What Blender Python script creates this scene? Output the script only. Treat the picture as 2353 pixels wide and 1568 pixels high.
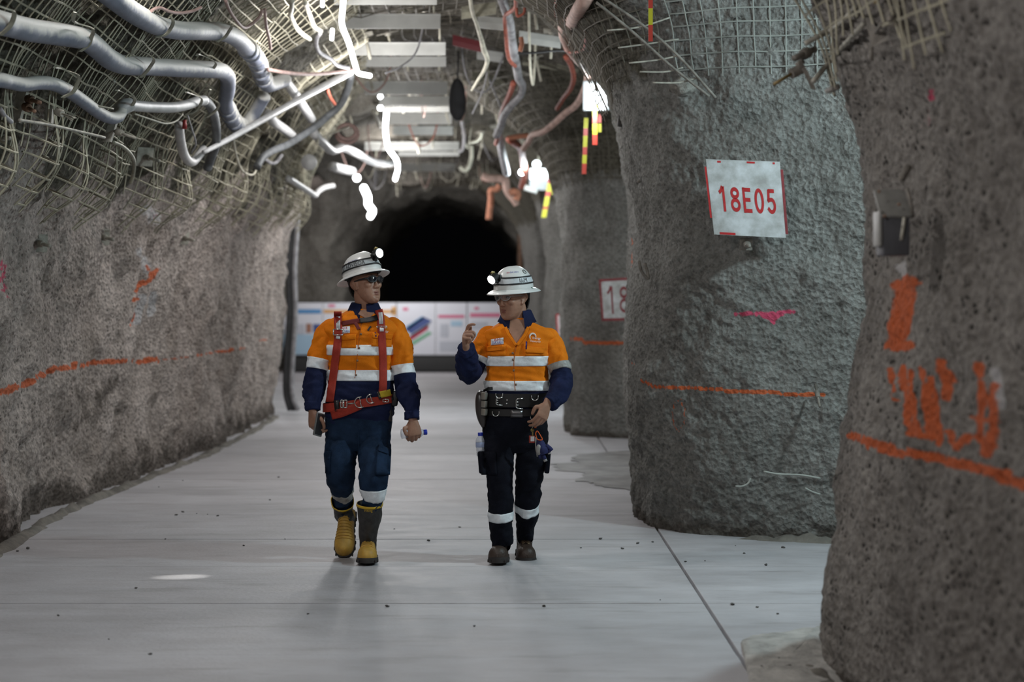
import bpy, bmesh, math, random
import numpy as np
from mathutils import Vector, Matrix
from mathutils.bvhtree import BVHTree

random.seed(7)
SC = bpy.context.scene
COL = SC.collection
for _o in list(bpy.data.objects):
    bpy.data.objects.remove(_o, do_unlink=True)

# ---------------------------------------------------------------- camera
F, CX, HY, CH = 4575.3, 1176.5, 700.0, 1.5      # focal length in px, centre column, horizon row, eye height
cam_d = bpy.data.cameras.new('camera')
cam_d.sensor_width = 36.0
cam_d.lens = 70.0
cam_d.shift_y = -(784.0 - HY) / 2353.0
cam_d.clip_end = 200
cam_d.dof.use_dof = True
cam_d.dof.focus_distance = 11.5
cam_d.dof.aperture_fstop = 2.0
cam = bpy.data.objects.new('camera', cam_d)
cam.location = (0, 0, CH)
cam.rotation_euler = (math.pi / 2, 0, 0)
COL.objects.link(cam)
SC.camera = cam

# ---------------------------------------------------------------- world, exposure
w = bpy.data.worlds.new('underground')
SC.world = w
w.use_nodes = True
w.node_tree.nodes['Background'].inputs[0].default_value = (0.0015, 0.0016, 0.002, 1)
w.node_tree.nodes['Background'].inputs[1].default_value = 0.5
vs = SC.view_settings
vs.view_transform = 'Standard'
vs.look = 'None'
vs.exposure = 0.18
vs.gamma = 1.0
vs.use_curve_mapping = False


def lamp(name, kind, loc, energy, color=(1, 1, 1), radius=0.1, **kw):
    d = bpy.data.lights.new(name, kind)
    d.energy = energy
    d.color = color
    if kind == 'AREA':
        d.shape = 'RECTANGLE'
        d.size = kw.get('sx', 0.1)
        d.size_y = kw.get('sy', 1.0)
    else:
        d.shadow_soft_size = radius
    if kind == 'SPOT':
        d.spot_size = kw.get('cone', 1.0)
        d.spot_blend = kw.get('blend', 0.3)
    o = bpy.data.objects.new(name, d)
    o.location = loc
    if 'aim' in kw:
        o.rotation_euler = (Vector(kw['aim']) - Vector(loc)).to_track_quat('-Z', 'Y').to_euler()
    COL.objects.link(o)
    return o


COOL = (1.0, 0.985, 0.985)
# the strip lights strung along the roof of the drive, from above the photographer to the far end, then one added fill lamp
for _i, (_x, _y, _z, _e) in enumerate([(-1.5, 2.5, 3.8, 175), (-1.75, 7.0, 3.75, 175), (-1.75, 11.2, 3.75, 120),
                                       (-1.32, 15.3, 3.40, 62), (-1.30, 18.6, 3.30, 75), (-1.40, 24.5, 3.35, 95),
                                       (-1.75, 31.0, 3.4, 110), (-2.4, 38.0, 3.1, 70), (-2.6, 42.3, 2.5, 130)]):  # last one: unseen fill added to brighten the rock beside the arch
    lamp('strip_or_fill_lamp', 'POINT', (_x, _y, _z), _e, COOL, 0.12)
# flood lamps over the side openings on the right, plus two added fill lamps
lamp('side_flood_or_fill_lamp', 'POINT', (0.72, 17.8, 3.30), 30, (0.86, 0.96, 1.0), 0.15)
lamp('side_flood_or_fill_lamp', 'POINT', (0.20, 26.9, 3.30), 110, (0.84, 0.95, 1.0), 0.15)
lamp('side_flood_or_fill_lamp', 'POINT', (3.0, 10.5, 3.25), 250, (0.72, 0.93, 1.0), 0.12)
lamp('side_flood_or_fill_lamp', 'POINT', (2.3, 19.6, 2.9), 60, (0.86, 0.96, 1.0), 0.2)  # unseen lamp added to brighten the far pillar's face
lamp('side_flood_or_fill_lamp', 'POINT', (2.2, 28.4, 2.9), 130, (0.80, 0.95, 1.0), 0.2)
lamp('side_flood_or_fill_lamp', 'POINT', (-4.4, 36.5, 2.6), 70, (0.9, 0.96, 1.0), 0.2)  # unseen fill lamp added for the dark rock at far left


# ---------------------------------------------------------------- helpers
def at(px, py, Y):
    """photo column, row and distance -> point in the place"""
    return Vector(((px - CX) / F * Y, Y, CH + (HY - py) / F * Y))


def _hash(ix, iy, iz, seed):
    h = (ix * 374761393 + iy * 668265263 + iz * 2147483647 + seed * 144269) & 0xFFFFFFFF
    h = ((h ^ (h >> 13)) * 1274126177) & 0xFFFFFFFF
    h = ((h ^ (h >> 16)) * 2246822519) & 0xFFFFFFFF
    return ((h ^ (h >> 15)) & 0xFFFF) / 32767.5 - 1.0


def vnoise(P, scale=1.0, seed=0):
    """value noise in [-1,1] for an N x 3 array"""
    P = np.asarray(P, float) * scale
    I = np.floor(P).astype(np.int64)
    f = P - I
    u = f * f * f * (f * (f * 6 - 15) + 10)
    r = 0
    for dx in (0, 1):
        wx = u[:, 0] if dx else 1 - u[:, 0]
        for dy in (0, 1):
            wy = u[:, 1] if dy else 1 - u[:, 1]
            for dz in (0, 1):
                wz = u[:, 2] if dz else 1 - u[:, 2]
                r = r + _hash(I[:, 0] + dx, I[:, 1] + dy, I[:, 2] + dz, seed) * wx * wy * wz
    return r


def fbm(P, scale, oct=3, seed=0):
    r = 0
    a = 1.0
    for k in range(oct):
        r = r + a * vnoise(P, scale * 2 ** k, seed + k * 17)
        a *= 0.5
    return r


def catmull(pts, per=8):
    P = [Vector(p) for p in pts]
    if len(P) < 3:
        return P
    out = []
    for i in range(len(P) - 1):
        p0 = P[i - 1] if i > 0 else P[0] * 2 - P[1]
        p1, p2 = P[i], P[i + 1]
        p3 = P[i + 2] if i + 2 < len(P) else P[-1] * 2 - P[-2]
        for k in range(per):
            t = k / per
            out.append(0.5 * ((2 * p1) + (p2 - p0) * t + (2 * p0 - 5 * p1 + 4 * p2 - p3) * t * t + (3 * p1 - p0 - 3 * p2 + p3) * t ** 3))
    out.append(P[-1])
    return out


class MB:
    """collects shapes; build() links them as ONE mesh object"""

    def __init__(self):
        self.v, self.f, self.m = [], [], []

    def add(self, verts, faces, mi=0):
        b = len(self.v)
        self.v.extend([tuple(x) for x in verts])
        for q in faces:
            self.f.append(tuple(b + i for i in q))
            self.m.append(mi)
        return self

    def loft(self, rings, cap0=True, cap1=True, mi=0, closed=True):
        n = len(rings[0])
        V, Fc = [], []
        for r in rings:
            V.extend([tuple(x) for x in r])
        for i in range(len(rings) - 1):
            for j in range(n if closed else n - 1):
                k = (j + 1) % n
                Fc.append((i * n + j, i * n + k, (i + 1) * n + k, (i + 1) * n + j))
        if cap0:
            Fc.append(tuple(range(n - 1, -1, -1)))
        if cap1:
            o = (len(rings) - 1) * n
            Fc.append(tuple(range(o, o + n)))
        return self.add(V, Fc, mi)

    def tube(self, pts, r, n=8, mi=0, caps=True):
        P = [Vector(p) for p in pts]
        R = r if isinstance(r, (list, tuple)) else [r] * len(P)
        rings, ref = [], None
        for i, p in enumerate(P):
            t = (P[min(i + 1, len(P) - 1)] - P[max(i - 1, 0)])
            if t.length < 1e-9:
                t = Vector((0, 0, 1))
            t.normalize()
            if ref is None:
                ref = Vector((0, 0, 1)) if abs(t.z) < 0.9 else Vector((1, 0, 0))
            a = ref - t * ref.dot(t)
            if a.length < 1e-6:
                a = t.orthogonal()
            a.normalize()
            ref = a
            b = t.cross(a)
            rings.append([p + (a * math.cos(2 * math.pi * k / n) + b * math.sin(2 * math.pi * k / n)) * R[i] for k in range(n)])
        return self.loft(rings, caps, caps, mi)

    def box(self, c, s, M=None, mi=0, bev=0.0):
        c = Vector(c)
        x, y, z = [q / 2 for q in s]
        if bev <= 0:
            V = [Vector((i, j, k)) for i in (-x, x) for j in (-y, y) for k in (-z, z)]
            Fc = [(0, 1, 3, 2), (4, 6, 7, 5), (0, 4, 5, 1), (2, 3, 7, 6), (0, 2, 6, 4), (1, 5, 7, 3)]
        else:
            b = min(bev, x * .9, y * .9, z * .9)
            bm = bmesh.new()
            bmesh.ops.create_cube(bm, size=1)
            for q in bm.verts:
                q.co = Vector((q.co.x * 2 * x, q.co.y * 2 * y, q.co.z * 2 * z))
            bmesh.ops.bevel(bm, geom=bm.edges[:], offset=b, segments=2, affect='EDGES', profile=0.6)
            bm.verts.index_update()
            V = [q.co.copy() for q in bm.verts]
            Fc = [tuple(q.index for q in fc.verts) for fc in bm.faces]
            bm.free()
        if M is not None:
            V = [M @ q for q in V]
        return self.add([q + c for q in V], Fc, mi)

    def lathe(self, prof, n=24, M=None, sx=1.0, sy=1.0, mi=0, cap0=True, cap1=True):
        """prof: (r, z) pairs; M places it"""
        rings = []
        for r, z in prof:
            ring = [Vector((r * sx * math.cos(2 * math.pi * k / n), r * sy * math.sin(2 * math.pi * k / n), z)) for k in range(n)]
            rings.append([M @ q for q in ring] if M is not None else ring)
        return self.loft(rings, cap0, cap1, mi)

    def ball(self, c, r, M=None, n=16, m=10, mi=0):
        r = (r, r, r) if not isinstance(r, (list, tuple)) else r
        rings = []
        for i in range(1, m):
            a = math.pi * i / m
            ring = [Vector((r[0] * math.sin(a) * math.cos(2 * math.pi * k / n), r[1] * math.sin(a) * math.sin(2 * math.pi * k / n), -r[2] * math.cos(a))) for k in range(n)]
            rings.append([(M @ q if M is not None else q) + Vector(c) for q in ring])
        return self.loft(rings, True, True, mi)

    def build(self, name, mats, parent=None, smooth=True, origin=None, angle=None):
        me = bpy.data.meshes.new(name)
        V = np.array(self.v, float).reshape(-1, 3)
        org = Vector((0, 0, 0))
        if parent is not None:
            org = WORLD.get(parent.name, Vector((0, 0, 0)))
        if origin is not None:
            loc = Vector(origin)
        elif parent is None:
            loc = Vector(((V[:, 0].min() + V[:, 0].max()) / 2, (V[:, 1].min() + V[:, 1].max()) / 2, V[:, 2].min()))
        else:
            loc = Vector(((V[:, 0].min() + V[:, 0].max()) / 2, (V[:, 1].min() + V[:, 1].max()) / 2, (V[:, 2].min() + V[:, 2].max()) / 2))
        V = V - np.array(loc)
        me.from_pydata(V.tolist(), [], self.f)
        if not isinstance(mats, (list, tuple)):
            mats = [mats]
        for m_ in mats:
            me.materials.append(m_)
        if len(mats) > 1:
            me.polygons.foreach_set('material_index', self.m)
        if smooth:
            me.polygons.foreach_set('use_smooth', [True] * len(me.polygons))
            if angle is not None:
                me.set_sharp_from_angle(angle=math.radians(angle))
        me.update()
        o = bpy.data.objects.new(name, me)
        COL.objects.link(o)
        o.location = loc - org
        if parent is not None:
            o.parent = parent
        WORLD[o.name] = loc
        return o


WORLD = {}


def empty(name, loc):
    o = bpy.data.objects.new(name, None)
    o.empty_display_size = 0.1
    o.location = loc
    COL.objects.link(o)
    WORLD[o.name] = Vector(loc)
    return o


def tag(o, label=None, cat=None, group=None, kind=None):
    if label:
        o['label'] = label
    if cat:
        o['category'] = cat
    if group:
        o['group'] = group
    if kind:
        o['kind'] = kind
    return o


# ---------------------------------------------------------------- materials
MATS = {}


def mat(name, col, rough=0.6, metal=0.0, var=0.0, vscale=6.0, bump=0.0, bscale=60.0, emit=0.0, ecol=None, spec=0.5, trans=0.0, alpha=1.0, col2=None, sheen=0.0, detail=4.0):
    if name in MATS:
        return MATS[name]
    m = bpy.data.materials.new(name)
    m.use_nodes = True
    nt = m.node_tree
    b = nt.nodes['Principled BSDF']
    c = tuple(col) + (1,)
    b.inputs['Base Color'].default_value = c
    b.inputs['Roughness'].default_value = rough
    b.inputs['Metallic'].default_value = metal
    b.inputs['Specular IOR Level'].default_value = spec
    b.inputs['Transmission Weight'].default_value = trans
    b.inputs['Alpha'].default_value = alpha
    if sheen:
        b.inputs['Sheen Weight'].default_value = sheen
    if emit:
        b.inputs['Emission Color'].default_value = tuple(ecol or col) + (1,)
        b.inputs['Emission Strength'].default_value = emit
    if var or bump or col2:
        tc = nt.nodes.new('ShaderNodeNewGeometry')
        if var or col2:
            n = nt.nodes.new('ShaderNodeTexNoise')
            n.inputs['Scale'].default_value = vscale
            n.inputs['Detail'].default_value = detail
            n.inputs['Roughness'].default_value = 0.6
            nt.links.new(tc.outputs['Position'], n.inputs['Vector'])
            rp = nt.nodes.new('ShaderNodeValToRGB')
            rp.color_ramp.elements[0].position = 0.36
            rp.color_ramp.elements[1].position = 0.66
            lo = tuple(col2) if col2 else tuple(max(0, q * (1 - var)) for q in col)
            hi = tuple(col) if col2 else tuple(min(1, q * (1 + var)) for q in col)
            rp.color_ramp.elements[0].color = lo + (1,)
            rp.color_ramp.elements[1].color = hi + (1,)
            nt.links.new(n.outputs['Fac'], rp.inputs['Fac'])
            nt.links.new(rp.outputs['Color'], b.inputs['Base Color'])
        if bump:
            n2 = nt.nodes.new('ShaderNodeTexNoise')
            n2.inputs['Scale'].default_value = bscale
            n2.inputs['Detail'].default_value = 5
            nt.links.new(tc.outputs['Position'], n2.inputs['Vector'])
            bp = nt.nodes.new('ShaderNodeBump')
            bp.inputs['Strength'].default_value = bump
            bp.inputs['Distance'].default_value = 0.01
            nt.links.new(n2.outputs['Fac'], bp.inputs['Height'])
            nt.links.new(bp.outputs['Normal'], b.inputs['Normal'])
    MATS[name] = m
    return m


def rock_mat(name, lo, hi, pit=0.5, scale=1.0, paint=True, relief=0.055):
    """sprayed concrete on rock: mottled, pitted; spray paint comes from the 'paint' attribute
    (r orange, g pink, b white chalk, alpha mud splash)"""
    m = bpy.data.materials.new(name)
    m.use_nodes = True
    nt = m.node_tree
    N, L = nt.nodes, nt.links
    b = N['Principled BSDF']
    b.inputs['Roughness'].default_value = 0.9
    b.inputs['Specular IOR Level'].default_value = 0.25
    g = N.new('ShaderNodeNewGeometry')

    def noise(sc, det, rough=0.6):
        n = N.new('ShaderNodeTexNoise')
        n.inputs['Scale'].default_value = sc * scale
        n.inputs['Detail'].default_value = det
        n.inputs['Roughness'].default_value = rough
        L.new(g.outputs['Position'], n.inputs['Vector'])
        return n

    def ramp(src, a, bb, c0=(0, 0, 0, 1), c1=(1, 1, 1, 1)):
        r = N.new('ShaderNodeValToRGB')
        r.color_ramp.elements[0].position = a
        r.color_ramp.elements[1].position = bb
        r.color_ramp.elements[0].color = c0
        r.color_ramp.elements[1].color = c1
        L.new(src, r.inputs['Fac'])
        return r

    def mix(f, a, bb):
        x = N.new('ShaderNodeMix')
        x.data_type = 'RGBA'
        if isinstance(f, float):
            x.inputs[0].default_value = f
        else:
            L.new(f, x.inputs[0])
        for s, i in ((a, 6), (bb, 7)):
            if isinstance(s, tuple):
                x.inputs[i].default_value = s
            else:
                L.new(s, x.inputs[i])
        return x.outputs[2]

    def math_(op, a, bb=None, clamp=False):
        x = N.new('ShaderNodeMath')
        x.operation = op
        x.use_clamp = clamp
        for s, i in ((a, 0), (bb, 1)):
            if s is None:
                continue
            if isinstance(s, (int, float)):
                x.inputs[i].default_value = s
            else:
                L.new(s, x.inputs[i])
        return x.outputs[0]

    big = noise(1.6, 5)
    fine = noise(22, 8, 0.7)
    med = noise(7, 6, 0.65)
    base = ramp(big.outputs['Fac'], 0.35, 0.68, tuple(lo) + (1,), tuple(hi) + (1,)).outputs['Color']
    sp = ramp(fine.outputs['Fac'], 0.30, 0.62, (0.36, 0.34, 0.32, 1), (1.14, 1.14, 1.14, 1)).outputs['Color']
    mm = N.new('ShaderNodeMix')
    mm.data_type = 'RGBA'
    mm.blend_type = 'MULTIPLY'
    mm.inputs[0].default_value = 0.8
    L.new(base, mm.inputs[6])
    L.new(sp, mm.inputs[7])
    base = mm.outputs[2]
    vor = N.new('ShaderNodeTexVoronoi')
    vor.inputs['Scale'].default_value = 30 * scale
    L.new(g.outputs['Position'], vor.inputs['Vector'])
    pm = math_('MULTIPLY', math_('LESS_THAN', vor.outputs['Distance'], 0.30), ramp(med.outputs['Fac'], 0.47, 0.52).outputs['Color'])
    pm = math_('MULTIPLY', pm, pit)
    base = mix(pm, base, (0.045, 0.04, 0.035, 1))
    if paint:
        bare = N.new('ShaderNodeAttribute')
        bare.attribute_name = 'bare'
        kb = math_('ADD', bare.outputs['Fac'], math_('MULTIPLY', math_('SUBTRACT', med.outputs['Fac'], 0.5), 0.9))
        base = mix(ramp(kb, 0.42, 0.60).outputs['Color'], base, ramp(fine.outputs['Fac'], 0.35, 0.65, (.05, .045, .032, 1), (.17, .155, .12, 1)).outputs['Color'])  # dark bare rock, with the shade of the recesses put into its colour
        at_ = N.new('ShaderNodeAttribute')
        at_.attribute_name = 'paint'
        sep = N.new('ShaderNodeSeparateColor')
        L.new(at_.outputs['Color'], sep.inputs[0])
        wob = math_('MULTIPLY', math_('SUBTRACT', fine.outputs['Fac'], 0.5), 1.3)
        for ch, colr in ((2, (0.62, 0.60, 0.60, 1)), (0, (0.72, 0.135, 0.03, 1)), (1, (0.72, 0.07, 0.16, 1))):
            k = math_('ADD', sep.outputs[ch], wob)
            k = ramp(k, 0.42, 0.62).outputs['Color']
            k = math_('MULTIPLY', k, 0.88)
            base = mix(k, base, colr)
        k = math_('ADD', at_.outputs['Alpha'], math_('MULTIPLY', math_('SUBTRACT', med.outputs['Fac'], 0.5), 1.6))
        k = math_('MULTIPLY', ramp(k, 0.35, 0.75).outputs['Color'], 0.75)
        base = mix(k, base, (0.085, 0.068, 0.054, 1))
    L.new(base, b.inputs['Base Color'])
    h = math_('ADD', math_('MULTIPLY', fine.outputs['Fac'], 0.55), math_('MULTIPLY', med.outputs['Fac'], 0.6))
    v2 = math_('MULTIPLY', vor.outputs['Distance'], 0.55)
    h = math_('ADD', h, v2)
    bp = N.new('ShaderNodeBump')
    bp.inputs['Strength'].default_value = 1.0
    bp.inputs['Distance'].default_value = relief
    L.new(h, bp.inputs['Height'])
    L.new(bp.outputs['Normal'], b.inputs['Normal'])
    return m


# ================================================================ SETTING
class Surf:
    """a rock face: a plan line (x, y, lean weight) swept up a profile (offset into the void, z)"""

    def __init__(self, plan, prof, side, low=0.06, mid=0.03, fine=0.012, seed=1, step=0.05, extra=None):
        self.extra = extra
        C = catmull([Vector((p[0], p[1], p[2] if len(p) > 2 else 1.0)) for p in plan], 12)
        A = np.array([tuple(c) for c in C])
        d = np.r_[0, np.cumsum(np.hypot(np.diff(A[:, 0]), np.diff(A[:, 1])))]
        self.L = d[-1]
        self.us = np.arange(0, self.L, step)
        self.P = np.c_[np.interp(self.us, d, A[:, 0]), np.interp(self.us, d, A[:, 1])]
        self.W = np.interp(self.us, d, A[:, 2])
        T = np.gradient(self.P, axis=0)
        T /= np.linalg.norm(T, axis=1)[:, None]
        self.N = np.c_[T[:, 1], -T[:, 0]] * side
        pr = np.array([tuple(c)[:2] for c in catmull([Vector((a, b, 0)) for a, b in prof], 10)])
        pd = np.r_[0, np.cumsum(np.hypot(np.diff(pr[:, 0]), np.diff(pr[:, 1])))]
        self.T = pd[-1]
        self.pd, self.pr = pd, pr
        self.low, self.mid, self.fine, self.seed = low, mid, fine, seed

    def t_at_z(self, z):
        return float(np.interp(z, self.pr[:, 1], self.pd))

    def u_near(self, x, y):
        return float(self.us[np.argmin((self.P[:, 0] - x) ** 2 + (self.P[:, 1] - y) ** 2)])

    def pos(self, u, t, off=0.0, lev=3, want_n=False):
        u = np.asarray(u, float)
        t = np.asarray(t, float)
        px = np.interp(u, self.us, self.P[:, 0])
        py = np.interp(u, self.us, self.P[:, 1])
        nx = np.interp(u, self.us, self.N[:, 0])
        ny = np.interp(u, self.us, self.N[:, 1])
        wt = np.interp(u, self.us, self.W)
        nl = np.hypot(nx, ny) + 1e-9
        nx, ny = nx / nl, ny / nl
        o = np.interp(t, self.pd, self.pr[:, 0]) * wt
        z = np.interp(t, self.pd, self.pr[:, 1])
        e = 0.02
        to = (np.interp(t + e, self.pd, self.pr[:, 0]) - np.interp(t - e, self.pd, self.pr[:, 0])) * wt
        tz = np.interp(t + e, self.pd, self.pr[:, 1]) - np.interp(t - e, self.pd, self.pr[:, 1])
        l = np.hypot(to, tz) + 1e-9
        to, tz = to / l, tz / l
        n = np.c_[nx * tz, ny * tz, -to]
        B = np.c_[px + nx * o, py + ny * o, z]
        d = np.zeros(len(B))
        if lev >= 1:
            d = d + self.low * fbm(B, 1.1, 2, self.seed)
        if lev >= 2:
            d = d + self.mid * fbm(B, 4.2, 2, self.seed + 5)
        if lev >= 3:
            q = fbm(B, 17.0, 3, self.seed + 9)
            d = d + self.fine * q
        if self.extra is not None:
            d = d + self.extra(B)
        R = B + n * (d + off)[:, None]
        return (R, n) if want_n else R


def project(V):
    return np.c_[CX + F * V[:, 0] / V[:, 1], HY - F * (V[:, 2] - CH) / V[:, 1]]


def spray(V, Nn, strokes, kdef=1.0):
    """strokes: (channel, half width in m, photo trace, strength) laid on the rock face V"""
    M = np.zeros((len(V), 4))
    px = project(V)
    view = V - np.array([0, 0, CH])
    front = ((view * Nn).sum(1) < 0) & (V[:, 1] > 2)
    idx = np.where(front)[0]
    for stroke in strokes:
        ch, hw, tr, st = stroke[:4]
        kx = stroke[4] if len(stroke) > 4 else (kdef if ch != 3 else 1.0)
        pts = []
        for a, b in zip(tr[:-1], tr[1:]):
            k = max(2, int(math.hypot(b[0] - a[0], b[1] - a[1]) / 5))
            for i in range(k):
                pts.append((a[0] + (b[0] - a[0]) * i / k, a[1] + (b[1] - a[1]) * i / k))
        pts.append(tr[-1])
        W = []
        for p in pts:
            d = np.hypot(px[idx, 0] - p[0], px[idx, 1] - p[1])
            j = np.argmin(d)
            if d[j] < 30:
                W.append(V[idx[j]])
        for p in W:
            D_ = V - p
            d = np.sqrt((D_[:, 0] ** 2 + D_[:, 1] ** 2) / kx ** 2 + D_[:, 2] ** 2)
            near = d < hw * 2.2
            M[near, ch] = np.maximum(M[near, ch], st * np.clip(1.15 - 0.65 * d[near] / hw, 0, 1))
    return M


def face_obj(name, S, mtl, urange, dt, t0=0.0, t1=None, strokes=(), mud=0.0, kind='structure', lev=3, kdef=1.0, bare=None):
    t1 = S.T if t1 is None else t1
    us = np.concatenate([np.arange(a, b, s) for a, b, s in urange] + [[urange[-1][1]]])
    ts = np.linspace(t0, t1, int((t1 - t0) / dt) + 1)
    U, T = np.meshgrid(us, ts, indexing='ij')
    V, Nn = S.pos(U.ravel(), T.ravel(), 0, lev, True)
    nu, nt_ = len(us), len(ts)
    a = np.arange(nu * nt_).reshape(nu, nt_)
    Q = np.c_[a[:-1, :-1].ravel(), a[1:, :-1].ravel(), a[1:, 1:].ravel(), a[:-1, 1:].ravel()]
    me = bpy.data.meshes.new(name)
    me.from_pydata(V.tolist(), [], Q.tolist())
    me.materials.append(mtl)
    me.polygons.foreach_set('use_smooth', [True] * len(me.polygons))
    M = spray(V, Nn, strokes, kdef) if strokes else np.zeros((len(V), 4))
    if mud:
        nz = 0.5 + 0.5 * fbm(V, 1.7, 2, 33)
        M[:, 3] = np.maximum(M[:, 3], np.clip(1.0 - V[:, 2] / (mud * (0.35 + nz)), 0, 1))
    ca = me.color_attributes.new('paint', 'FLOAT_COLOR', 'POINT')
    ca.data.foreach_set('color', M.ravel())
    ba = me.attributes.new('bare', 'FLOAT', 'POINT')
    if bare is not None:
        ba.data.foreach_set('value', np.clip(bare(U.ravel(), T.ravel()), 0, 1))
    me.update()
    o = bpy.data.objects.new(name, me)
    COL.objects.link(o)
    WORLD[o.name] = Vector((0, 0, 0))
    tag(o, kind=kind)
    return o


LPROF = [(0, -.06), (.02, .5), (.06, 1.0), (.12, 1.5), (.22, 2.0), (.38, 2.4), (.6, 2.8), (.85, 3.15), (1.2, 3.55), (1.7, 3.95), (2.2, 4.2), (2.7, 4.32)]
PPROF = [(.02, -.06), (-.01, .5), (-.06, 1.0), (-.13, 1.4), (-.175, 1.75), (-.15, 2.15), (-.06, 2.45), (.09, 2.8), (.33, 3.2), (.72, 3.7), (1.2, 4.1), (1.7, 4.32)]
P2PROF = [(.0, -.06), (.05, .9), (.03, 1.5), (.01, 2.1), (.07, 2.7), (.17, 3.1), (.3, 3.4), (.75, 3.9), (1.3, 4.32)]

S_left = Surf([(-3.3, -3), (-3.2, 3), (-3.18, 9), (-3.2, 12.2), (-3.35, 14.0), (-3.28, 16, 1), (-3.22, 18, .95), (-3.14, 20.5, .8), (-3.2, 25, .55), (-3.3, 27.4, .45), (-3.75, 28.4, .4), (-4.9, 29.0, .4), (-6.6, 29.4, .4)], LPROF, 1, 0.09, 0.04, 0.016, 3)
S_p1 = Surf([(1.95, -3, 1), (1.72, 3, 1), (1.56, 5.6, 1), (1.43, 7.0, 1), (1.34, 7.9, 1), (1.34, 8.4, 1), (1.55, 8.95, .8), (2.3, 9.35, .5), (4.8, 9.7, .5)], PPROF, -1, 0.035, 0.022, 0.014, 11, extra=lambda B: .065 / (1 + np.exp((B[:, 1] - 7.12 - .05 * np.sin(B[:, 2] * 7)) / .018)) / (1 + np.exp((1.30 - B[:, 2]) / .10)) / (1 + np.exp((B[:, 2] - 2.55) / .08)))
S_p2 = Surf([(4.8, 12.15, .35), (2.6, 12.45, .35), (1.9, 12.66, .35), (1.35, 12.85, .4), (1.0, 13.25, .7), (.88, 13.9, 1), (.97, 15.4, 1), (1.15, 17.4, 1), (1.9, 18.3, .6), (4.8, 18.7, .5)], P2PROF, -1, 0.035, 0.022, 0.013, 21)
S_p3 = Surf([(4.8, 21.9, .5), (1.7, 22.2, .5), (1.0, 22.45, .5), (.70, 22.9, .8), (.66, 24.3, 1), (.9, 26, 1), (1.7, 26.7, .6), (4.8, 27, .5)], P2PROF, -1, 0.05, 0.03, 0.010, 31)
S_p4 = Surf([(4.8, 30, .5), (1.3, 30.4, .5), (.72, 30.8, .6), (.56, 31.5, 1), (.65, 33, 1), (1.1, 34.5, .8), (4.8, 35, .5)], P2PROF, -1, 0.05, 0.03, 0.0, 41)
S_p5 = Surf([(4.8, 38.6, .5), (.95, 39, .6), (.5, 39.5, .8), (.36, 40.5, 1), (.3, 43, 1), (.35, 47, 1)], P2PROF, -1, 0.05, 0.03, 0.0, 51)

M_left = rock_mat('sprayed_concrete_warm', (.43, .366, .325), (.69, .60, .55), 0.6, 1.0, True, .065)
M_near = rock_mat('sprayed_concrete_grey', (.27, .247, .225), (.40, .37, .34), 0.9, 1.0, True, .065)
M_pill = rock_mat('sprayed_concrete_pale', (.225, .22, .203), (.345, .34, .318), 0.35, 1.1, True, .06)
M_back = rock_mat('sprayed_concrete_far', (.24, .225, .20), (.42, .40, .36), 0.4, 0.8, False, .065)
M_roof = rock_mat('bare_rock_roof', (.085, .075, .06), (.21, .19, .16), 0.3, 0.8, False)

OR, PK, WH, MU = 0, 1, 2, 3
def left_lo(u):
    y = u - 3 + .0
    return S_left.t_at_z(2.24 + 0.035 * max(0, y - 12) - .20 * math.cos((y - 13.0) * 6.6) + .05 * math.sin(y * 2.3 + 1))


left_strokes = [
    (OR, .022, [(0, 903), (60, 882), (90, 866), (115, 853), (180, 839), (260, 833), (360, 828)], 1.0),
    (OR, .018, [(365, 827), (450, 818)], .62), (OR, .020, [(455, 815), (565, 801)], .8), (OR, .02, [(590, 783), (625, 780)], .8),
    (OR, .020, [(299, 744), (304, 720)], .9), (OR, .022, [(311, 690), (316, 660), (325, 650), (345, 645), (356, 628), (368, 612)], .95),
    (OR, .02, [(340, 612), (352, 640)], .8),
    (WH, .04, [(322, 580), (328, 600), (340, 620)], .8), (WH, .025, [(315, 742), (322, 700), (328, 684)], 1.2), (WH, .03, [(344, 722), (348, 700), (352, 676)], 1.2),
    (WH, .06, [(335, 480), (360, 505)], .7), (PK, .03, [(350, 485), (360, 505)], .4),
    (PK, .02, [(4, 600), (8, 640), (12, 680)], .75), (PK, .018, [(0, 640), (5, 670)], .7),
    (MU, .10, [(262, 880), (240, 900), (225, 930)], .75), (MU, .07, [(180, 900), (200, 950), (175, 985)], .7)]
wall_left = face_obj('wall_left', S_left, M_left, [(0, 11, .25), (11, 31, .035), (31, S_left.L, .15)], .024, strokes=left_strokes, mud=0.55, kdef=2.6, bare=lambda u, t: .5 + (t - np.array([left_lo(x) for x in u]) - .12) * 1.6)  # bare: darker above the mesh edge, deep shade there painted in too
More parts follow.
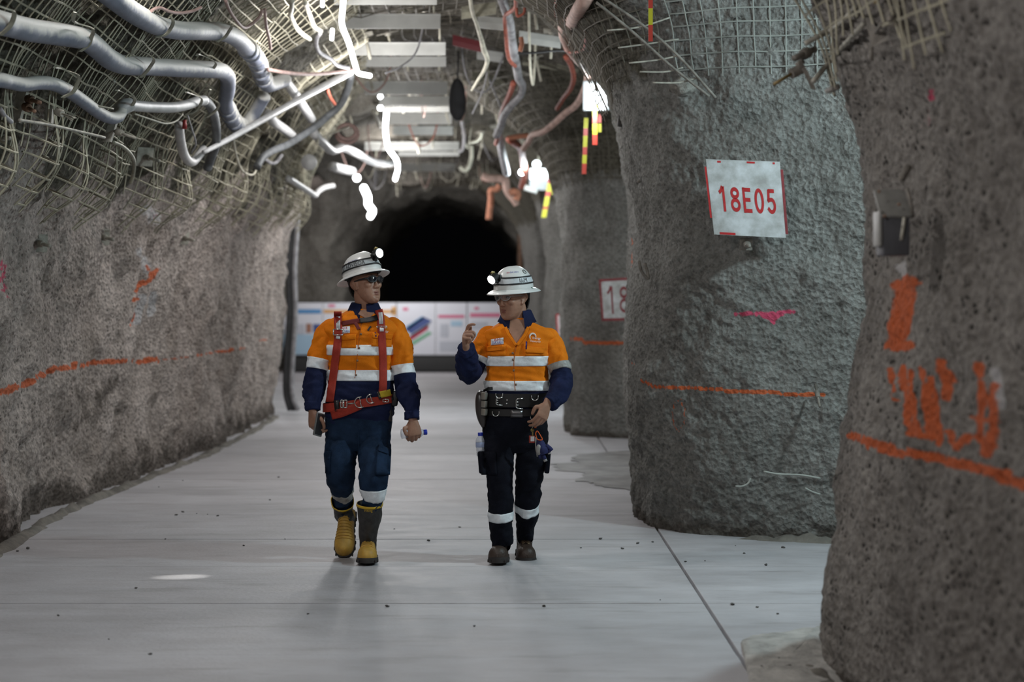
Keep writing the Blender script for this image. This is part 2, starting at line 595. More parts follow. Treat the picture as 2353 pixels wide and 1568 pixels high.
p1_strokes = [
    (OR, .016, [(1896, 988), (1960, 1001), (2000, 1021), (2080, 1041), (2160, 1058), (2250, 1078), (2300, 1090), (2352, 1116)], 1.1),
    (OR, .033, [(2081, 655), (2078, 700), (2072, 740), (2066, 780)], 1.2), (OR, .02, [(2062, 650), (2098, 650)], 1.0), (OR, .02, [(2046, 795), (2088, 800)], 1.0),
    (OR, .011, [(2044, 845), (2050, 880), (2056, 915)], .9), (OR, .012, [(2074, 845), (2085, 920), (2092, 1000)], .95), (OR, .010, [(2092, 850), (2098, 940), (2108, 1000)], .9),
    (OR, .012, [(2092, 1000), (2116, 1000)], .9), (OR, .011, [(2116, 850), (2128, 900), (2142, 1005)], .9), (OR, .011, [(2142, 870), (2150, 930), (2160, 1020)], .85),
    (OR, .012, [(2160, 832), (2172, 870), (2176, 920)], .9), (OR, .012, [(2180, 990), (2200, 1030), (2222, 1000)], .85), (OR, .012, [(2176, 850), (2196, 880)], .8),
    (OR, .013, [(2252, 840), (2258, 920), (2254, 1000), (2270, 1048)], .95), (OR, .012, [(2280, 880), (2282, 960), (2276, 1040)], .9), (OR, .012, [(2240, 960), (2290, 965)], .75),
    (WH, .010, [(2286, 850), (2292, 880), (2296, 935)], .95),
    (WH, .02, [(2075, 605), (2078, 635)], .8), (PK, .012, [(2139, 205), (2142, 230)], .75), (PK, .03, [(2130, 250), (2122, 300)], .36)]
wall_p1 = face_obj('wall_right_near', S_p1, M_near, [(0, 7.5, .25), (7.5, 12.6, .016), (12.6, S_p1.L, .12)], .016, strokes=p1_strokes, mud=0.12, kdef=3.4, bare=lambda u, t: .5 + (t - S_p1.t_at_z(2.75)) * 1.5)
uf = S_p2.u_near(2.6, 12.45)
ue = S_p2.u_near(.92, 14.6)
p2_strokes = [
    (OR, .013, [(1474, 876), (1500, 887), (1600, 893), (1700, 900), (1893, 909)], 1.1), (OR, .012, [(1442, 834), (1458, 836)], .8),
    (PK, .020, [(1690, 719), (1730, 721), (1790, 719), (1822, 718)], .72), (PK, .022, [(1755, 724), (1780, 730), (1790, 722)], .95), (PK, .014, [(1772, 738), (1780, 742)], .8),
    (OR, .016, [(1453, 545), (1452, 610)], .8), (WH, .02, [(1453, 580), (1452, 625)], .6),
    (OR, .010, [(1550, 925), (1545, 950), (1548, 980), (1560, 990), (1572, 975), (1574, 940), (1564, 920), (1552, 925)], .62)]
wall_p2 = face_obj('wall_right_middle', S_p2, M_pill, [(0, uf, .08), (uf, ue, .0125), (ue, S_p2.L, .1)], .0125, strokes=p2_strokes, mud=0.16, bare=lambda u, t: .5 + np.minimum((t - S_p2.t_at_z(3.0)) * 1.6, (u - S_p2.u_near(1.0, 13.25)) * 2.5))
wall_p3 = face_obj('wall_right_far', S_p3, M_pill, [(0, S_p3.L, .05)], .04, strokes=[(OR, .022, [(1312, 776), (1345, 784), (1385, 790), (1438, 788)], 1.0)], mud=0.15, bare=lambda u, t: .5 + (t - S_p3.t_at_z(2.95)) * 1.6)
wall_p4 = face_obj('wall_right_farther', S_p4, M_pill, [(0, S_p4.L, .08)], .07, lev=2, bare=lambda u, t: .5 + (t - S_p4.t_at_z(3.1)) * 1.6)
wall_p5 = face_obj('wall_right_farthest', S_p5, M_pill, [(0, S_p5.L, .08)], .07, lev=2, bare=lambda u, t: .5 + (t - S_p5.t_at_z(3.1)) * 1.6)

# roof
def roof():
    xs = np.arange(-2.6, 5.2, .09)
    ys = np.concatenate([np.arange(-3, 14, .4), np.arange(14, 47.2, .09)])
    X, Y = np.meshgrid(xs, ys, indexing='ij')
    P = np.c_[X.ravel(), Y.ravel(), np.full(X.size, 4.33)]
    P[:, 2] += 0.16 * fbm(P, .9, 2, 71) + 0.05 * fbm(P, 3.5, 2, 72)
    P[:, 2] -= 0.05 * np.abs(P[:, 0] + 0.9) ** 1.5 * (P[:, 0] < 1)
    a = np.arange(X.size).reshape(X.shape)
    Q = np.c_[a[:-1, :-1].ravel(), a[:-1, 1:].ravel(), a[1:, 1:].ravel(), a[1:, :-1].ravel()]
    me = bpy.data.meshes.new('ceiling')
    me.from_pydata(P.tolist(), [], Q.tolist())
    me.materials.append(M_roof)
    me.polygons.foreach_set('use_smooth', [True] * len(me.polygons))
    o = bpy.data.objects.new('ceiling', me)
    COL.objects.link(o)
    WORLD[o.name] = Vector((0, 0, 0))
    return tag(o, kind='structure')


ceiling = roof()


# far wall with the dark arch of the drive going on
def back_wall():
    mb = MB()
    arch = []
    cx, hw, sp, top = -1.70, 1.98, 2.35, 4.15
    for k in range(6):
        arch.append((cx - hw - .1 + .1 * k / 6, -0.05 + (sp) * k / 6, -1, 0))
    for k in range(25):
        a = math.pi * (1 - k / 24)
        arch.append((cx + hw * math.cos(a), sp + (top - sp) * math.sin(a), math.cos(a), math.sin(a)))
    for k in range(6):
        arch.append((cx + hw + .1 * k / 6, sp - sp * (k + 1) / 6, 1, 0))
    rings = []
    for off, Y in [(0, 60), (0, 52), (.02, 48), (.0, 47), (.1, 46.4), (.3, 46.05), (.7, 45.9), (1.4, 45.85), (2.6, 45.8), (4.5, 45.8)]:
        rings.append([Vector((x + off * dx, Y, z + off * dz)) for x, z, dx, dz in arch])
    cols = list(zip(*[catmull(r, 5) for r in rings]))
    cols = [catmull(list(c_), 7) for c_ in cols]
    mb.loft(cols, False, False, closed=False)
    V = np.array(mb.v)
    d = .22 * fbm(V * np.array([1, 1, .5]), 1.6, 4, 91)
    V[:, 1] += d
    V[:, 0] += .16 * fbm(V, 1.5, 3, 95)
    V[:, 2] += .16 * fbm(V, 1.5, 3, 97) * (V[:, 2] > .5)
    mb.v = V.tolist()
    o = mb.build('wall_back', M_back, origin=(0, 0, 0))
    return tag(o, kind='structure')


wall_back = back_wall()
S_fl = Surf([(-6.4, 29, .5), (-6.3, 34, .5), (-5.9, 40, .5), (-5.6, 46, .5)], LPROF, 1, .1, .04, 0, 61)
wall_far_left = face_obj('wall_left_far', S_fl, M_left, [(0, S_fl.L, .15)], .12, lev=2)

# ---------------------------------------------------------------- wire mesh on the rock
M_wire = mat('dusty_galvanised_wire', (.40, .37, .28), .65, .25, .3, 3.0)
M_wire3 = mat('dull_brown_wire', (.13, .115, .09), .7, .1, .2, 3.0)
M_wire2 = mat('dusty_grey_wire', (.33, .34, .31), .65, .1, .2, 3.0)


def wire_mesh(S, parent, mtl, u0, u1, tlo, thi, gap=0.1, r=0.0032, base=0.05, bulge=0.12, bsc=1.2, seed=5, sides=4, wob=.012, du=.05, bags=False):
    mb = MB()

    def place(u, t):
        p = S.pos(u, t, 0, 0)
        b = base + bulge * np.clip(0.45 + 0.8 * fbm(p, bsc, 2, seed), 0, 1.2)
        if bags:
            lo_ = np.array([tlo(x) for x in u])
            b = b + .20 * np.clip(.2 + .9 * np.cos((u - 3 - 13.0) * 6.6), 0, 1) * np.exp(-((t - lo_ - .32) / .30) ** 2)
        q = S.pos(u, t, b, 0 if bulge > .05 else 2)
        q[:, 0] += wob * vnoise(q, 3.3, seed + 1)
        q[:, 1] += wob * vnoise(q, 3.1, seed + 2)
        q[:, 2] += wob * vnoise(q, 2.9, seed + 3)
        return q

    for u in np.arange(u0, u1, gap):
        lo = tlo(u)
        hi = thi(u)
        if hi - lo < .1:
            continue
        t = np.arange(lo - random.random() * .06, hi, du)
        mb.tube(place(np.full(len(t), u), t), r, sides, caps=False)
    tl = min(tlo(u) for u in np.arange(u0, u1, gap))
    th = max(thi(u) for u in np.arange(u0, u1, gap))
    for t in np.arange(tl + .03, th, gap):
        us = np.arange(u0, u1, du)
        ok = np.array([(tlo(u) - .02 <= t <= thi(u)) for u in us])
        i = 0
        while i < len(us):
            if ok[i]:
                j = i
                while j < len(us) and ok[j]:
                    j += 1
                if j - i > 2:
                    mb.tube(place(us[i:j], np.full(j - i, t)), r * 1.15, sides, caps=False)
                i = j
            else:
                i += 1
    o = mb.build('wire_mesh', mtl, parent, smooth=False, origin=(0, 0, 0))
    return tag(o, kind='stuff')


wire_mesh(S_left, wall_left, M_wire, 11.6, 30.0, left_lo, lambda u: S_left.t_at_z(4.1), .1, .0052, .02, .13, 1.3, 5, du=.05, bags=True)
uA, uB = S_p2.u_near(3.1, 12.4), S_p2.u_near(1.12, 13.05)
wire_mesh(S_p2, wall_p2, M_wire2, uA, uB, lambda u: S_p2.t_at_z(3.02 - .42 * max(0, min(1, (uA + 1.0 - u) / .55))), lambda u: S_p2.T - .1, .1, .0042, .012, .012, 1.2, 15, wob=.008)
wire_mesh(S_p2, wall_p2, M_wire3, uB + .05, S_p2.u_near(1.0, 15.6), lambda u: S_p2.t_at_z(3.08 + .12 * math.sin(u * 5)), lambda u: S_p2.T - .05, .1, .0042, .03, .10, 1.2, 16)
wire_mesh(S_p1, wall_p1, M_wire, S_p1.u_near(1.6, 5.2), S_p1.u_near(1.36, 8.5), lambda u: S_p1.t_at_z(2.52 + .1 * math.sin(u * 4.3)), lambda u: S_p1.T - .4, .1, .0045, .02, .09, 1.4, 25, du=.04)
wire_mesh(S_p3, wall_p3, M_wire3, S_p3.u_near(1.6, 22.2), S_p3.u_near(.8, 25.5), lambda u: S_p3.t_at_z(2.9), lambda u: S_p3.T - .1, .12, .005, .03, .06, 1.2, 26)


def roof_mesh():
    mb = MB()
    def zat(x, y):
        P = np.c_[x, y, np.full(len(x), 4.33)]
        z = 4.33 + 0.16 * fbm(P, .9, 2, 71) - 0.05 * np.abs(x + 0.9) ** 1.5 * (x < 1)
        return z - .07 - .07 * np.clip(fbm(P, 1.4, 2, 79), 0, 1)
    for x in np.arange(-1.7, 1.2, .12):
        y = np.arange(16.5, 46, .15)
        xx = np.full(len(y), x) + .02 * np.sin(y * 3)
        mb.tube(np.c_[xx, y, zat(xx, y)], .005, 3, caps=False)
    for y0 in np.arange(16.5, 46, .12):
        x = np.arange(-1.8, 1.25, .12)
        y = np.full(len(x), y0)
        mb.tube(np.c_[x, y, zat(x, y)], .005, 3, caps=False)
    return tag(mb.build('wire_mesh', M_wire3, ceiling, smooth=False, origin=(0, 0, 0)), kind='stuff')


roof_mesh()

# ---------------------------------------------------------------- floor of cast concrete slabs
def floor_mat():
    m = bpy.data.materials.new('worn_concrete')
    m.use_nodes = True
    nt = m.node_tree
    N, L = nt.nodes, nt.links
    b = N['Principled BSDF']
    g = N.new('ShaderNodeNewGeometry')
    mp = N.new('ShaderNodeMapping')
    mp.inputs['Scale'].default_value = (0.55, 1.0, 1.0)
    L.new(g.outputs['Position'], mp.inputs['Vector'])

    def noise(s, d, r=.6):
        n = N.new('ShaderNodeTexNoise')
        n.inputs['Scale'].default_value = s
        n.inputs['Detail'].default_value = d
        n.inputs['Roughness'].default_value = r
        L.new(mp.outputs[0], n.inputs['Vector'])
        return n
    a = noise(.8, 6, .62)
    c = noise(5.0, 7, .65)
    r = N.new('ShaderNodeValToRGB')
    r.color_ramp.elements[0].position = .32
    r.color_ramp.elements[1].position = .62
    r.color_ramp.elements[0].color = (.345, .335, .35, 1)
    r.color_ramp.elements[1].color = (.475, .465, .485, 1)
    L.new(a.outputs['Fac'], r.inputs['Fac'])
    r2 = N.new('ShaderNodeValToRGB')
    r2.color_ramp.elements[0].position = .3
    r2.color_ramp.elements[1].position = .6
    r2.color_ramp.elements[0].color = (.84, .82, .81, 1)
    r2.color_ramp.elements[1].color = (1.06, 1.06, 1.06, 1)
    L.new(c.outputs['Fac'], r2.inputs['Fac'])
    x = N.new('ShaderNodeMix')
    x.data_type = 'RGBA'
    x.blend_type = 'MULTIPLY'
    x.inputs[0].default_value = .8
    L.new(r.outputs[0], x.inputs[6])
    L.new(r2.outputs[0], x.inputs[7])
    L.new(x.outputs[2], b.inputs['Base Color'])
    rr = N.new('ShaderNodeMapRange')
    rr.inputs[3].default_value = .42
    rr.inputs[4].default_value = .8
    L.new(c.outputs['Fac'], rr.inputs[0])
    L.new(rr.outputs[0], b.inputs['Roughness'])
    mp2 = N.new('ShaderNodeMapping')
    mp2.inputs['Scale'].default_value = (0.6, 3.2, 1.0)
    L.new(g.outputs['Position'], mp2.inputs['Vector'])
    n3 = N.new('ShaderNodeTexNoise')
    n3.inputs['Scale'].default_value = 1.6
    n3.inputs['Detail'].default_value = 7
    n3.inputs['Roughness'].default_value = .7
    L.new(mp2.outputs[0], n3.inputs['Vector'])
    r3 = N.new('ShaderNodeValToRGB')
    r3.color_ramp.elements[0].position = .30
    r3.color_ramp.elements[1].position = .45
    r3.color_ramp.elements[0].color = (.62, .60, .58, 1)
    r3.color_ramp.elements[1].color = (1, 1, 1, 1)
    L.new(n3.outputs['Fac'], r3.inputs['Fac'])
    x3 = N.new('ShaderNodeMix')
    x3.data_type = 'RGBA'
    x3.blend_type = 'MULTIPLY'
    x3.inputs[0].default_value = .75
    L.new(x.outputs[2], x3.inputs[6])
    L.new(r3.outputs[0], x3.inputs[7])
    L.new(x3.outputs[2], b.inputs['Base Color'])
    f = noise(60, 4)
    h = N.new('ShaderNodeMath')
    h.operation = 'ADD'
    L.new(c.outputs['Fac'], h.inputs[0])
    L.new(f.outputs['Fac'], h.inputs[1])
    bp = N.new('ShaderNodeBump')
    bp.inputs['Strength'].default_value = .35
    bp.inputs['Distance'].default_value = .012
    L.new(h.outputs[0], bp.inputs['Height'])
    L.new(bp.outputs[0], b.inputs['Normal'])
    return m


M_floor = floor_mat()
M_dirt = mat('trodden_dirt', (.16, .145, .125), .95, 0, .35, 5, .8, 40)
mb = MB()
mb.add([(-7, -4, -.035), (6, -4, -.035), (6, 62, -.035), (-7, 62, -.035)], [(0, 1, 2, 3)])
floor = tag(mb.build('floor', M_dirt, smooth=False, origin=(0, 0, 0)), kind='structure')
rows = [-1.4, 0.0, 1.4, 2.8, 4.2, 5.6, 7.08, 8.52, 9.99, 11.40, 12.72, 14.18]
while rows[-1] < 46:
    rows.append(rows[-1] + 1.45)
for y0, y1 in zip(rows[:-1], rows[1:]):
    for x0, x1 in ((-3.9, .965), (.975, 3.6)):
        xa = -6.8 if (x0 < -3 and y0 > 27) else x0
        mb = MB()
        mb.box(((xa + x1) / 2, (y0 + y1) / 2, -.02 + random.uniform(-.0015, .0015)), (x1 - xa - .006, y1 - y0 - .010, .04), bev=.006)
        mb.build('concrete_slab', M_floor, floor, smooth=False)


# ================================================================ SIGNS, SERVICES, CLUTTER
def wall_x(z):
    zs = [p[1] for p in LPROF]
    return -3.2 + float(np.interp(z, zs, [p[0] for p in LPROF]))


def hit(px, py, inset=0.15, y0=6.0):
    """point on the left wall / roof arch seen at a photo position, standing off by inset"""
    Y = y0
    while Y < 45:
        p = at(px, py, Y)
        if p.x < wall_x(p.z) + inset or p.z > 4.33 - 0.05 * abs(p.x + .9) ** 1.5 - inset:
            break
        Y += .03
    return at(px, py, Y)


def trace(pts, inset=0.15, dY=0.0):
    out = []
    for p in pts:
        q = at(p[0], p[1], p[2]) if len(p) > 2 else hit(p[0], p[1], inset)
        if dY:
            q = at(p[0], p[1], q.y + dY)
        out.append(q)
    # even out depth jumps so that a pipe runs smoothly
    ys = [q.y for q in out]
    for _ in range(2):
        ys = [(ys[max(i - 1, 0)] + 2 * ys[i] + ys[min(i + 1, len(ys) - 1)]) / 4 for i in range(len(ys))]
    return [at(p[0], p[1], y) for p, y in zip(pts, ys)]


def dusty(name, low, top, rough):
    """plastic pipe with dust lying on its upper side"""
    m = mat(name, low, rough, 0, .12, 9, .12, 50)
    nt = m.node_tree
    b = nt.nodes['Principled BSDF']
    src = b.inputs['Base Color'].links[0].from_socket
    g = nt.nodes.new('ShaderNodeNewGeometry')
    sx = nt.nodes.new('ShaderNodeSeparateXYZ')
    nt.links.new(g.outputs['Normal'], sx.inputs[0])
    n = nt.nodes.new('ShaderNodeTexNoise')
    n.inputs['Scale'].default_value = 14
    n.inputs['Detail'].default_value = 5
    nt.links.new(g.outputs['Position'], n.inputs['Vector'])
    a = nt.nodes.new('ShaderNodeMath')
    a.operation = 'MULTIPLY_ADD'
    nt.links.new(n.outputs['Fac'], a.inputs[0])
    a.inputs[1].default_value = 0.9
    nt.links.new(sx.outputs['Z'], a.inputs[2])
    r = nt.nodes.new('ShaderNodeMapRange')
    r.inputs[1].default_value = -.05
    r.inputs[2].default_value = .55  # range reaches down the sides, so painted top light adds to the dust
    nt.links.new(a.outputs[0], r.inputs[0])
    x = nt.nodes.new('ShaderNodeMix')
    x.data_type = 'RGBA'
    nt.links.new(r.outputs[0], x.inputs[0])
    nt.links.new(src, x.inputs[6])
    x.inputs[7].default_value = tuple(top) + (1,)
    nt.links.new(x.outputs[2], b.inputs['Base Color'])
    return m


M_pipe = dusty('dusty_top_lit_pipe', (.17, .185, .235), (.56, .545, .505), .62)
M_pipe_w = mat('chalky_white_pipe', (.46, .455, .45), .5, 0, .15, 9)
M_hose = mat('dark_grey_hose', (.10, .105, .11), .6, 0, .3, 9)
M_strap = mat('olive_galvanised_strap', (.30, .285, .22), .55, .4, .25, 12)
M_steel = mat('dusty_steel', (.36, .34, .29), .6, .35, .3, 14, .3, 60)
M_rust = mat('rusty_steel', (.22, .13, .085), .8, .2, .35, 20)
M_cab_p = mat('dusty_pink_cable', (.38, .25, .22), .7, 0, .2, 9)
M_cab_r = mat('dusty_red_cable', (.30, .075, .045), .7, 0, .3, 12)
M_cab_o = mat('dusty_orange_duct', (.42, .17, .10), .75, 0, .35, 9)
M_cab_pk = mat('salmon_duct', (.46, .30, .25), .75, 0, .25, 9)
M_cab_g = mat('grey_cable', (.30, .29, .30), .65, 0, .3, 9)
M_cab_k = mat('black_cable', (.035, .035, .037), .6, 0, .3, 9)
M_cab_c = mat('cream_cable', (.50, .47, .38), .7, 0, .25, 9)
M_white = mat('dusty_white_sheet', (.48, .48, .455), .5, 0, .08, 5)
M_led = mat('strip_light_glow', (1, 1, 1), .5, emit=11.0, ecol=(.96, .98, 1.0))
M_lampw = mat('flood_lamp_glow', (1, 1, 1), .5, emit=3.5, ecol=(.88, .97, 1.0))


def run(name, pts, r, mtl, label, cat, inset=.15, dY=0.0, group=None, n=10, per=6):
    P = trace(pts, inset, dY)
    C = catmull(P, per)
    if isinstance(r, (list, tuple)):
        R = list(np.interp(np.linspace(0, 1, len(C)), np.linspace(0, 1, len(r)), r))
    else:
        R = r
    mb = MB().tube(C, R, n)
    return tag(mb.build(name, mtl, origin=C[0]), label, cat, group), C


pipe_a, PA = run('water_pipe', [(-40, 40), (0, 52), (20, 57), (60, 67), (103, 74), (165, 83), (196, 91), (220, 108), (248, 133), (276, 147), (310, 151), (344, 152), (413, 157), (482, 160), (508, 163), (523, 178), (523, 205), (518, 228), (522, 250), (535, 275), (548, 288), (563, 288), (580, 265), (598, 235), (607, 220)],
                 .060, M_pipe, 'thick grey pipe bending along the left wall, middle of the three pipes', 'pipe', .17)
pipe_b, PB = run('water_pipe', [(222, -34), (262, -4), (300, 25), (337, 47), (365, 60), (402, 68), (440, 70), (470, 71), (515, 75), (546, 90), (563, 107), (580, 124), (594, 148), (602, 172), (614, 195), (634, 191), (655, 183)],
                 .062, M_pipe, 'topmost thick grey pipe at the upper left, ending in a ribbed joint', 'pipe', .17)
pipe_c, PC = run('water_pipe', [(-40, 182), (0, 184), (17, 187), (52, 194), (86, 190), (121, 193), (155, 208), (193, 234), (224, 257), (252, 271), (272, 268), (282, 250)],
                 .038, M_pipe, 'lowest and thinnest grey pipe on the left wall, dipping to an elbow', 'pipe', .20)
pipe_d, PD = run('water_pipe', [(290, 240), (310, 243), (344, 246), (396, 247), (430, 241), (452, 233), (470, 231)], .037, M_pipe_w, 'short pale pipe leading on from the elbow coupling', 'pipe', .20)
hose_a, _ = run('rubber_hose', [(468, 231), (480, 240), (491, 262), (497, 300), (495, 335), (484, 366), (476, 388)], .036, M_hose, 'dark rubber hose curving down from the pale pipe', 'hose', .20)
pipe_e, PE = run('water_pipe', [(411, 288), (413, 310), (417, 335), (425, 360), (440, 373), (456, 358), (468, 340)], .036, M_pipe_w, 'U-shaped grey pipe hanging below the dark hose', 'pipe', .17)
pipe_f, PF = run('water_pipe', [(655, 186), (672, 208), (690, 235), (705, 257), (716, 274)], .045, M_pipe_w, 'white pipe section slanting down behind the straight pole', 'pipe', .2)
pipe_g, PG = run('water_pipe', [(616, 262), (628, 279), (645, 292), (662, 304), (678, 318)], .045, M_pipe_w, 'white pipe section below the straight pole with a clamp at its end', 'pipe', .2)
pipe_h, PH = run('water_pipe', [(720, 305), (740, 326), (760, 345), (774, 344), (790, 340), (820, 353), (850, 370), (880, 376), (903, 374)], .05, M_pipe_w, 'far white pipe snaking under the roof towards the strip light', 'pipe', .25)
pipe_i, PI_ = run('water_pipe', [(764, 383), (785, 389), (809, 394)], .06, M_pipe_w, 'short thick white pipe stub far back under the roof', 'pipe', .25)
pipe_j, PJ = run('water_pipe', [(662, 410), (690, 428), (712, 442), (724, 449), (731, 440), (746, 431), (765, 427)], .035, M_pipe_w, 'thin white elbow pipe beside the far left corner', 'pipe', .2)
pole, _ = run('conduit_pole', [(468, 350), (520, 323), (610, 272), (700, 222), (806, 165)], [.018, .024, .03, .032, .034], M_pipe_w, 'long straight pale pole rising to the strip light', 'pole', .3)
hose_b, _ = run('rubber_hose', [(806, 172), (800, 200), (782, 241), (752, 268), (720, 294), (665, 330), (630, 345), (603, 362), (590, 385)], .036, M_hose, 'thick black hose falling from the strip light to the left wall', 'hose', .3)

# ribbed couplings, elbows and the round pipe end
def ribs(parent_pts, i0, i1, r, k, name, mtl, label):
    root = tag(empty(name, parent_pts[int(i0)]), label, 'coupling')
    for j in range(k):
        a = parent_pts[int(i0 + (i1 - i0) * j / max(1, k - 1))]
        b = parent_pts[min(int(i0 + (i1 - i0) * j / max(1, k - 1)) + 1, len(parent_pts) - 1)]
        d = (b - a).normalized()
        MB().tube([a - d * .018, a - d * .008, a + d * .008, a + d * .018], [r * .9, r * 1.12, r * 1.12, r * .9], 14).build('rib', mtl, root)
    return root


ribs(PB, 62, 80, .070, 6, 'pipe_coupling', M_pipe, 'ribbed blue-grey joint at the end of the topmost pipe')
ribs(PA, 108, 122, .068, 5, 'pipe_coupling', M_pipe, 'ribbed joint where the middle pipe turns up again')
q = PC[-1]
mb = MB().tube([q + Vector((-.02, 0, -.03)), q + Vector((-.01, 0, .0)), q + Vector((.01, .02, .02)), q + Vector((.045, .05, .03))], [.042, .05, .05, .042], 16)
tag(mb.build('pipe_coupling', M_pipe_w), 'pale collar joining the lowest pipe to the short pale pipe', 'coupling')
q = hit(710, 373, .3)
mb = MB().tube([q, q + Vector((-.05, .5, .03))], [.075, .07], 18)
mb.tube([q - Vector((0, .015, 0)), q + Vector((0, .02, 0))], .085, 18)
tag(mb.build('pipe_end', M_pipe_w), 'round flanged pipe end facing out far back on the left', 'pipe')

# pipe hangers: bent flat straps under and over the pipes
HANG = [([(0, 15), (14, 20), (32, 27), (30, 45), (20, 63), (0, 80)], 'strap hanger on the middle pipe at the left picture edge'),
        ([(172, 28), (168, 45), (176, 53), (213, 66), (209, 88), (203, 103), (183, 118)], 'second strap hanger along the middle pipe'),
        ([(302, 125), (311, 112), (352, 133), (346, 152), (332, 170), (322, 178)], 'third strap hanger along the middle pipe, in the dip'),
        ([(452, 128), (458, 125), (495, 143), (488, 160), (478, 175), (468, 184)], 'fourth strap hanger along the middle pipe, by its bend'),
        ([(392, 36), (398, 50), (392, 66), (380, 80), (360, 86)], 'strap hanger on the straight part of the topmost pipe'),
        ([(500, 50), (531, 58), (526, 72), (516, 86), (498, 96)], 'strap hanger near the bend of the topmost pipe'),
        ([(126, 155), (140, 158), (180, 173), (176, 196), (166, 213), (143, 224)], 'strap hanger on the hump of the lowest pipe'),
        ([(268, 208), (272, 208), (308, 226), (303, 244), (292, 262)], 'strap hanger at the elbow of the lowest pipe'),
        ([(428, 212), (434, 214), (463, 226), (457, 246), (446, 258), (428, 264)], 'strap hanger on the short pale pipe'),
        ([(484, 206), (480, 222), (503, 238), (494, 256), (474, 270)], 'strap hanger above the dark hose')]
for tr, lab in HANG:
    P = trace(tr, .24)
    mb = MB()
    C = catmull(P, 4)
    rings = []
    for i, c in enumerate(C):
        t = (C[min(i + 1, len(C) - 1)] - C[max(i - 1, 0)]).normalized()
        w_ = Vector((.35, 1, 0)).normalized()
        s = t.cross(w_).normalized()
        rings.append([c + w_ * .016 + s * .004, c - w_ * .016 + s * .004, c - w_ * .016 - s * .004, c + w_ * .016 - s * .004])
    mb.loft(rings)
    tag(mb.build('pipe_hanger', M_strap, smooth=False), lab, 'hanger')


# bolts, plates and posts of the rock support on the left
def rock_bolt(px, py, ex, ey, Y, cap, rod, label, plate=None, frayed=False, mtl=None):
    p = at(px, py, Y)
    e = at(ex, ey, Y - .12)
    d = (e - p).normalized()
    root = empty('rock_bolt', p)
    tag(root, label, 'bolt')
    mtl = mtl or M_steel
    MB().tube([p - d * .02, p - d * .012, p + d * .03, p + d * .045], [cap * .8, cap, cap, cap * .75], 14).build('bolt_head', mtl, root, angle=40)
    if frayed:
        for k in range(6):
            o = Vector((random.uniform(-1, 1), random.uniform(-1, 1), random.uniform(-1, 1))) * .018
            MB().tube([p + d * .04, e + o * 1.0], rod * .5, 6).build('strand', mtl, root)
    else:
        MB().tube([p - d * .1, e], rod, 10).build('rod', mtl, root)
    if plate:
        w_, h_ = plate
        M = d.to_track_quat('Z', 'Y').to_matrix().to_4x4()
        mb = MB().box(p - d * .03, (w_, h_, .008), M, bev=.003)
        mb.build('plate', mtl, root, angle=30)
    return root


Yb = 10.9
def post(px0, py0, px1, py1, Y, wpx, label, name='steel_post'):
    a, b = at(px0, py0, Y), at(px1, py1, Y)
    wm = wpx / F * Y / 2
    rings = []
    for p in (a, b):
        rings.append([p + Vector((-wm, -.004, 0)), p + Vector((wm, -.004, 0)), p + Vector((wm, .008, 0)), p + Vector((-wm, .008, 0))])
    mb = MB().loft(rings)
    # turned edge
    rings = [[p + Vector((wm, -.004, 0)), p + Vector((wm + .004, -.004, 0)), p + Vector((wm + .004, .05, 0)), p + Vector((wm, .05, 0))] for p in (a, b)]
    mb.loft(rings)
    tag(mb.build(name, M_steel, smooth=False), label, 'post')


post(52, 200, 32, 282, 10.6, 20, 'flat dusty steel post under the hump of the lowest pipe')
post(112, 240, 108, 292, 11.0, 15, 'short flat steel bracket beside the frayed bolt')
post(262, 268, 244, 326, 12.4, 16, 'flat steel bracket under the elbow of the lowest pipe')
rock_bolt(66, 228, 92, 236, 10.6, .022, .011, 'rusty bolt on the steel post, upper one', mtl=M_rust)
rock_bolt(60, 246, 80, 256, 10.6, .024, .010, 'rusty bolt on the steel post, lower one', mtl=M_rust)
rock_bolt(134, 258, 172, 272, 10.9, .022, .007, 'bolt head with frayed cable strands fanning out', frayed=True)
rock_bolt(272, 304, 312, 318, 12.4, .022, .009, 'bolt with long rod beside the steel bracket under the elbow')
rock_bolt(4, 316, 22, 318, 10.6, .02, .012, 'small bolt end at the left picture edge below the pipes')
rock_bolt(338, 362, 366, 370, 14.6, .022, .012, 'bolt with plate on the mesh below the pale pipe', plate=(.14, .14))
rock_bolt(246, 178, 262, 188, 12.3, .02, .012, 'pinkish bolt end between the middle and lowest pipes', plate=(.12, .1))
run('support_cable', [(45, 276), (70, 280), (120, 288), (180, 302), (240, 316)], .009, M_steel, 'thin steel cable strung between the posts on the left wall', 'cable', .28)
run('support_cable', [(258, 326), (280, 336), (298, 352), (308, 372), (306, 402), (300, 420)], .013, M_strap, 'olive cable looping down over the bulging mesh', 'cable', .2)
run('support_cable', [(0, 250), (12, 268), (26, 280)], .012, M_cab_g, 'grey cable end at the left picture edge', 'cable', .25)
run('support_cable', [(310, 262), (345, 274), (380, 284), (405, 278), (420, 262)], .006, M_cab_c, 'thin sagging wire under the short pale pipe', 'cable', .25)
run('support_cable', [(150, 212), (170, 225), (210, 240), (260, 250)], .006, M_strap, 'thin wire following under the lowest pipe', 'cable', .22)
run('signal_cable', [(343, 30), (352, 22), (368, 18), (388, 26), (412, 30), (440, 26), (462, 17)], .010, M_cab_p, 'pinkish cable drooping just above the topmost pipe', 'cable', .2)
run('signal_cable', [(518, 0), (528, 25), (545, 50), (560, 63), (575, 58), (597, 38), (602, 22)], .011, M_cab_p, 'pinkish cable hanging in a V near the roof', 'cable', .3)
run('signal_cable', [(608, 22), (612, 60), (618, 85), (622, 112)], .012, M_cab_p, 'pinkish cable end dangling straight down from the roof', 'cable', .3)
